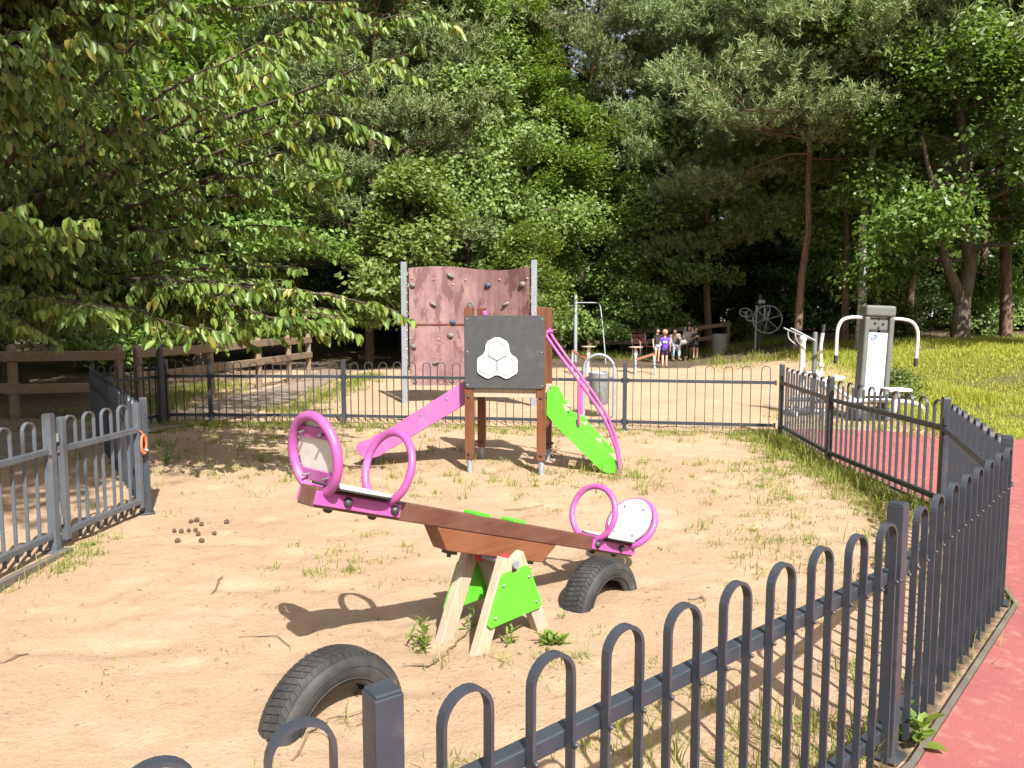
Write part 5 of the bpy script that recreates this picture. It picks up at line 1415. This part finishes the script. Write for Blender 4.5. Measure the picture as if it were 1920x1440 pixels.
# ---- cherry tree on the left
def cherry():
    rng = np.random.default_rng(5)
    B = Vector((-7.3, 10.2, 0)); B.z = gz(B.x, B.y)
    t = thing('cherry_tree', 'large cherry tree with long drooping leaves overhanging the left of the playground', 'tree', B)
    tm = MB(); tr = [B+Vector((0, 0, -.3)), B+Vector((.1, -.1, 1.2)), B+Vector((.15, -.3, 2.6)), B+Vector((.4, -.5, 4.5)), B+Vector((.6, -.8, 6.5)), B+Vector((.8, -1.0, 8.6))]
    tm.tube(smooth_path(tr, 3), [.24-.2*i/15 for i in range(16)], 12)
    def trunk(z):
        for a, b in zip(tr, tr[1:]):
            if b.z >= z: return a.lerp(b, max(0, (z-a.z)/(b.z-a.z)))
        return tr[-1]
    tg = [(ypt(712, 572, 6.7), .02), (ypt(640, 618, 6.9), .0), (ypt(560, 552, 7.0), .0), (ypt(430, 600, 7.2), 0), (ypt(330, 585, 7.4), 0), (ypt(180, 585, 6.3), 0), (ypt(55, 610, 6.6), 0), (ypt(120, 520, 7.5), 0), (ypt(20, 400, 5.4), 0), (ypt(130, 420, 5.6), 0),
          (ypt(540, 420, 7.8), 0), (ypt(560, 500, 9.0), 0), (ypt(640, 335, 7.4), 0), (ypt(695, 245, 7.0), 0), (ypt(610, 215, 6.6), 0), (ypt(760, 100, 7.0), 0), (ypt(795, 15, 7.2), 0), (ypt(520, 130, 5.9), 0), (ypt(450, 95, 5.6), 0), (ypt(90, 95, 5.2), 0), (ypt(15, 60, 5.0), 0), (ypt(150, 50, 5.4), 0), (ypt(330, 10, 5.6), 0), (ypt(640, 20, 6.4), 0), (ypt(480, 330, 7.0), 0)]
    for _ in range(12):
        tg.append((ypt(rng.uniform(260, 640), rng.uniform(540, 625), rng.uniform(6.6, 7.5)), 0))
    def xmax(y): return float(np.interp(y, [-900, -300, 0, 120, 250, 340, 430, 520, 600], [700, 800, 760, 720, 670, 610, 520, 430, 350]))
    for _ in range(125):
        y = rng.uniform(-950, 560); x = rng.uniform(-500, xmax(y)-30); Y = rng.uniform(6.3, 11.5)
        tg.append((ypt(x, y, Y), 0))
    for _ in range(150):   # the high limbs that shade the hanging ones
        yy = rng.uniform(3.2, 8.5); tg.append((Vector((rng.uniform(-8.0, -2.3 if yy < 6 else -1.8), yy, rng.uniform(4.9, 8.4))), 0))
    LP, LA, LN, LS = [], [], [], []
    for e, _ in tg:
        if (e.z-EYE)/e.y > .40 and e.z < 4.6: e = Vector((e.x, e.y, 4.6+rng.random()))
        hz = math.hypot(e.x-B.x, e.y-B.y)
        z0 = min(8.0, max(1.5, e.z-.28*hz)); s = trunk(B.z+z0)
        d = e-s; n = 12
        ctl = s.lerp(e, .5)+Vector((rng.normal(0, .15), rng.normal(0, .15), .10*d.length))
        pts = [s*(1-u)**2+ctl*2*u*(1-u)+e*u*u for u in np.linspace(0, 1, n+1)]
        pts = [p+Vector((rng.normal(0, .02), rng.normal(0, .02), rng.normal(0, .02))) for p in pts]
        tm.tube(pts, taper(min(.07, .012+.009*d.length), .004, n), 6)
        dl = d.length; nt = int(max(8, dl*.8/.13)*rng.uniform(.75, 1.3))
        for j in range(nt):
            u = .14+.86*((j+rng.random())/nt)**.85; k = u*n; a = int(min(n-1, k)); sp = pts[a].lerp(pts[a+1], k-a)
            td = (pts[a+1]-pts[a]).normalized()
            sgn = 1 if j % 2 else -1
            d2 = (Matrix.Rotation(sgn*rng.uniform(.25, 1.15), 3, 'Z') @ td); d2.z = d2.z*.4+rng.uniform(-.62, .22); d2.normalize()
            L = rng.uniform(.18, .62)*(1.15-.45*u)
            m_ = max(5, int(L/.025))
            e2 = sp+d2*L+Vector((0, 0, -.10*L)); tm.tube([sp, sp.lerp(e2, .5)+Vector((0, 0, .03)), e2], [.006, .004, .0015], 4)
            sd = d2.cross(Vector((0, 0, 1))).normalized()
            for i in range(m_):
                q = sp.lerp(e2, (i+.6)/m_)+Vector((0, 0, .02)); s2 = 1 if i % 2 else -1
                ax = sd*(s2*rng.uniform(.2, .9))+d2*rng.uniform(.1, .9)+Vector((rng.normal(0, .22), rng.normal(0, .22), -rng.uniform(.25, 1.5)))
                LP.append(tuple(q)); LA.append(tuple(ax)); LS.append(rng.uniform(.05, .14))
                nn = Vector((0, 0, 1))*.8+sd*s2*.75+Vector((rng.normal(0, .5), rng.normal(0, .5), rng.normal(0, .3))); LN.append(tuple(nn))
    tm.build('trunk', MAT['bark_cherry'], t, True)
    P = np.array(LP)-np.array(tuple(B))
    V, Fc = leaf_np(P, np.array(LA), np.array(LN), np.array(LS), .50, .32, .32)
    mesh_np('crown', V, Fc, MAT['leaf_cherry'], t)
    print('cherry leaves', len(LP))
cherry()

deciduous(110, 17, 11.2, 4.0, 62000, .17, .2, 44, 'leaf_cherry', 'bark_cherry', 'shade_tree', 'unseen tall tree added beside the camera so its high crown shades the cherry tree', (-4.9, .2, 0), 0, None, .3, .55, .24, .5)  # out of view; added so its crown throws shade on the cherry
# ---- front row, each tree with its own build
deciduous(101, 17, 2.2, 3.3, 60000, .16, .22, 34, 'leaf_bright', 'bark_brown', 'broadleaf_tree', 'tall slim broadleaf tree with pale green leaves behind the climbing wall', T(868, 27.5), 0, None, .3, .40, .24, .45)
deciduous(102, 6.4, 1.9, 1.7, 15000, .17, .09, 16, 'leaf_bright', 'bark_brown', 'maple_tree', 'low bright maple left behind the climbing wall', T(775, 22.5), 1.0, None, .2, .42, .2, .3)
deciduous(103, 10.5, 1.0, 3.4, 46000, .17, .16, 24, 'leaf_bright', 'bark_brown', 'maple_tree', 'wide sunlit maple behind the right post of the climbing wall', T(1085, 31.0), 2.0, None, .3, .42, .20, .3)
deciduous(104, 12.8, 2.7, 4.4, 88000, .165, .24, 38, 'leaf_oak', 'bark_brown', 'oak_tree', 'broad sunlit green oak with forked trunk on the right bank', T(1800, 22.0), .6, None, .4, .46, .24, .45, (.2, 0), .6, True, 1.0, .5)
deciduous(105, 17.0, 9.8, 1.9, 20000, .13, .13, 22, 'leaf_mid', 'bark_birch', 'birch_tree', 'birch with a pale blotched trunk behind the pull machine', T(1613, 22.3), 0, None, .2, .42, .26, .5)
P1 = pine(201, 13.8, 5.9, 4.3, 17000, .125, 54, 'pine_tree', 'large grey green pine with low spreading limbs right of the middle', T(1492, 24.0), 0)
P2 = pine(202, 16.5, 3.2, 3.6, 14500, .15, 58, 'pine_tree', 'grey green pine left of the climbing wall beside the cherry leaves', T(690, 25.0), 1.0)
P3 = pine(203, 20, 7.0, 3.8, 13500, .135, 44, 'pine_tree', 'tall pine rising behind the maples near the small sky gap', T(1108, 34.0), 2.0)
dup(P3, T(1582, 24.5), 4.0, .86, 'slender pine with a reddish brown trunk left of the birch')
dup(P1, T(1887, 22.5), 2.4, 1.3, 'pine with a thick reddish trunk at the right edge of the bank')
dup(P2, T(1330, 30.5), 3.3, .98, 'dense pine with low boughs behind the concrete bin')
dup(P3, T(1240, 37.0), 1.3, .78, 'tall bare trunked pine behind the seated people')
dup(P1, T(1700, 31.0), 5.2, 1.25, 'shaded pine behind the oak on the right bank')
dup(P2, T(560, 27.5), 5.2, .98, 'dark pine behind the end of the wooden rail fence')
dup(P3, T(1836, 27.5), 3.7, .97, 'dark pine trunk between the oak and the right edge')

D1 = [o for o in bpy.data.objects if o.get('label', '').startswith('tall slim broadleaf')][0]
D3 = [o for o in bpy.data.objects if o.get('label', '').startswith('wide sunlit maple')][0]
MP = [o for o in bpy.data.objects if o.get('label', '').startswith('low bright maple')][0]
dup(D1, T(980, 33.0), 2.2, .98, 'tall broadleaf tree rising behind the slide tower')
dup(D1, T(760, 33.5), 3.9, 1.05, 'tall broadleaf tree between the two left pines')
dup(D3, T(1195, 31.0), 3.6, .95, 'shaded maple behind the exercise bars')
dup(MP, T(985, 24.5), 2.6, .75, 'small bright maple behind the climbing wall')
dup(MP, T(1165, 30.0), 4.1, .7, 'low leafy maple sapling beside the exercise bars')
dup(P1, T(620, 36.5), 5.0, 1.2, 'dark pine in the shade right of the cherry tree')
# left side, behind the cherry tree
LG = 'shaded trees behind the cherry tree'
for i, (x, y, k, s_) in enumerate([(-10.5, 15, 0, .8), (-14, 13.5, 1, 1.0), (-12.5, 19, 0, .9), (-9.0, 22, 1, 1.1), (-16, 18, 1, 1.1), (-14, 26, 0, 1.0), (-19, 23, 1, 1.2), (-10.5, 28, 0, .95), (-12.0, 11.5, 1, .8)]):
    dup((D1, D3)[k], (x, y, gz(x, y)-.05), i*1.3, s_, 'dark shaded broadleaf tree hidden behind the cherry tree at the left edge', LG)
# understory saplings and bushes along the forest edge
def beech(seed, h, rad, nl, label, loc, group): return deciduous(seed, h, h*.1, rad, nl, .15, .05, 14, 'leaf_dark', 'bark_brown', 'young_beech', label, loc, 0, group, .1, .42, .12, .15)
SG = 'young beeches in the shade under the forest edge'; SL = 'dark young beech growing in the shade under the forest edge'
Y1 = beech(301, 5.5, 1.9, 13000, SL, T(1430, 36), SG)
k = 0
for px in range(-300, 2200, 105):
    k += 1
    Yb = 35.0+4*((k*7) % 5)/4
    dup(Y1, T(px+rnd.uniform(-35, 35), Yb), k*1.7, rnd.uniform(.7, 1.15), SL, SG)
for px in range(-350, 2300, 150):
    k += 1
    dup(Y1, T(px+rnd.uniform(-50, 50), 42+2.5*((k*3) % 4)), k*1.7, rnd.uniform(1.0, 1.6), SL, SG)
BG = 'leafy bushes along the far edge of the clearing'
B1 = deciduous(302, 1.7, .1, 1.2, 6500, .14, .03, 12, 'leaf_mid', 'bark_brown', 'bush', 'low leafy bush at the foot of the forest edge', T(880, 26), 0, BG, .1, .34, .14, .3)
for px, Y in ((955, 28), (1010, 29), (1120, 31), (1190, 32), (1400, 33), (1680, 27.5), (1840, 27)):
    dup(B1, T(px, Y), px*.7, rnd.uniform(.55, 1.0), 'low leafy bush at the foot of the forest edge', BG)
dup(B1, (6.9, 13.9, gz(6.9, 13.9)), 1.0, .36, 'low green bush in the meadow grass beside the pull machine', BG)
# back rows
FG = 'tall trees deep in the forest'
for i in range(58):
    row = i % 3; px = -420+i*47+rnd.uniform(-40, 40); Y = (39, 47, 57)[row]+rnd.uniform(-2, 2)
    if 1030 < px < 1270 and row == 1: continue
    if 1010 < px < 1290 and row < 2: src, s_ = P3, .64
    else: src, s_ = (D1, P3, D3, P1)[(i*5+row) % 4], rnd.uniform(.95, 1.25)
    if src is D3: s_ *= 1.35
    if src is P1: s_ *= 1.28
    dup(src, T(px, Y), i*1.1, s_, 'tall tree standing deep in the forest behind the clearing', FG)
# the wood beyond that
rng = np.random.default_rng(77); n = 70000
az = rng.uniform(-1.05, 1.05, n); rr = rng.uniform(62, 74, n); zz = rng.random(n)**1.1*(13+5*fbm(az*9, az*0+3, 3))
P = np.stack([rr*np.sin(az), rr*np.cos(az), zz+.9], 1)
V, Fc = leaf_np(P, rng.normal(0, 1, (n, 3)), rng.normal(0, .6, (n, 3))+np.array([0, -.3, .9]), rng.uniform(.35, .7, n), .6, .2, .2, False)
tag(mesh_np('far_wood', V, Fc, MAT['leaf_dark']), 'far-off dark wood closing the view between the trunks', 'wood', kind='stuff')

# ================================================================== LIGHT, CAMERA
sun_dir = Vector((.36, -.95, 1.06)).normalized()
el = math.asin(sun_dir.z); azm = math.atan2(sun_dir.x, sun_dir.y)
w = bpy.data.worlds.new('World'); S.world = w; w.use_nodes = True
nt = w.node_tree; bg = nt.nodes['Background']
sky = nt.nodes.new('ShaderNodeTexSky'); sky.sky_type = 'NISHITA'; sky.sun_disc = False
sky.sun_elevation = el; sky.sun_rotation = azm; sky.air_density = .8; sky.dust_density = 6.0
tcw = nt.nodes.new('ShaderNodeTexCoord'); mpw = nt.nodes.new('ShaderNodeMapping'); mpw.inputs['Scale'].default_value = (2.2, 2.2, 5.0)
nt.links.new(tcw.outputs['Generated'], mpw.inputs[0])
cl = ramp(nt, noise(nt, mpw.outputs[0], 1.6, 6, .6), [(.44, (0, 0, 0)), (.60, (.9,)*3)])
nt.links.new(mix(nt, cl, sky.outputs[0], (11., 11.2, 11.6)), bg.inputs[0]); bg.inputs[1].default_value = .065
sl = bpy.data.lights.new('sun', 'SUN'); sl.energy = 5.0; sl.angle = R(.53); sl.color = (1, .965, .90)
so = bpy.data.objects.new('sun', sl); link(so); so.rotation_euler = sun_dir.to_track_quat('Z', 'Y').to_euler()
cd = bpy.data.cameras.new('camera'); cam = bpy.data.objects.new('camera', cd); link(cam)
cd.sensor_width = 36; cd.lens = FPX/1920*36; cd.clip_start = .05; cd.clip_end = 2000
cam.location = (0, 0, EYE); cam.rotation_euler = (PI/2-PITCH, 0, 0)
S.camera = cam
vs = S.view_settings; vs.view_transform = 'Standard'; vs.look = 'None'; vs.exposure = 1.25; vs.gamma = 1
S.cycles.max_bounces = 6; S.cycles.diffuse_bounces = 3; S.cycles.transmission_bounces = 4; S.cycles.transparent_max_bounces = 4
S.cycles.use_denoising = True
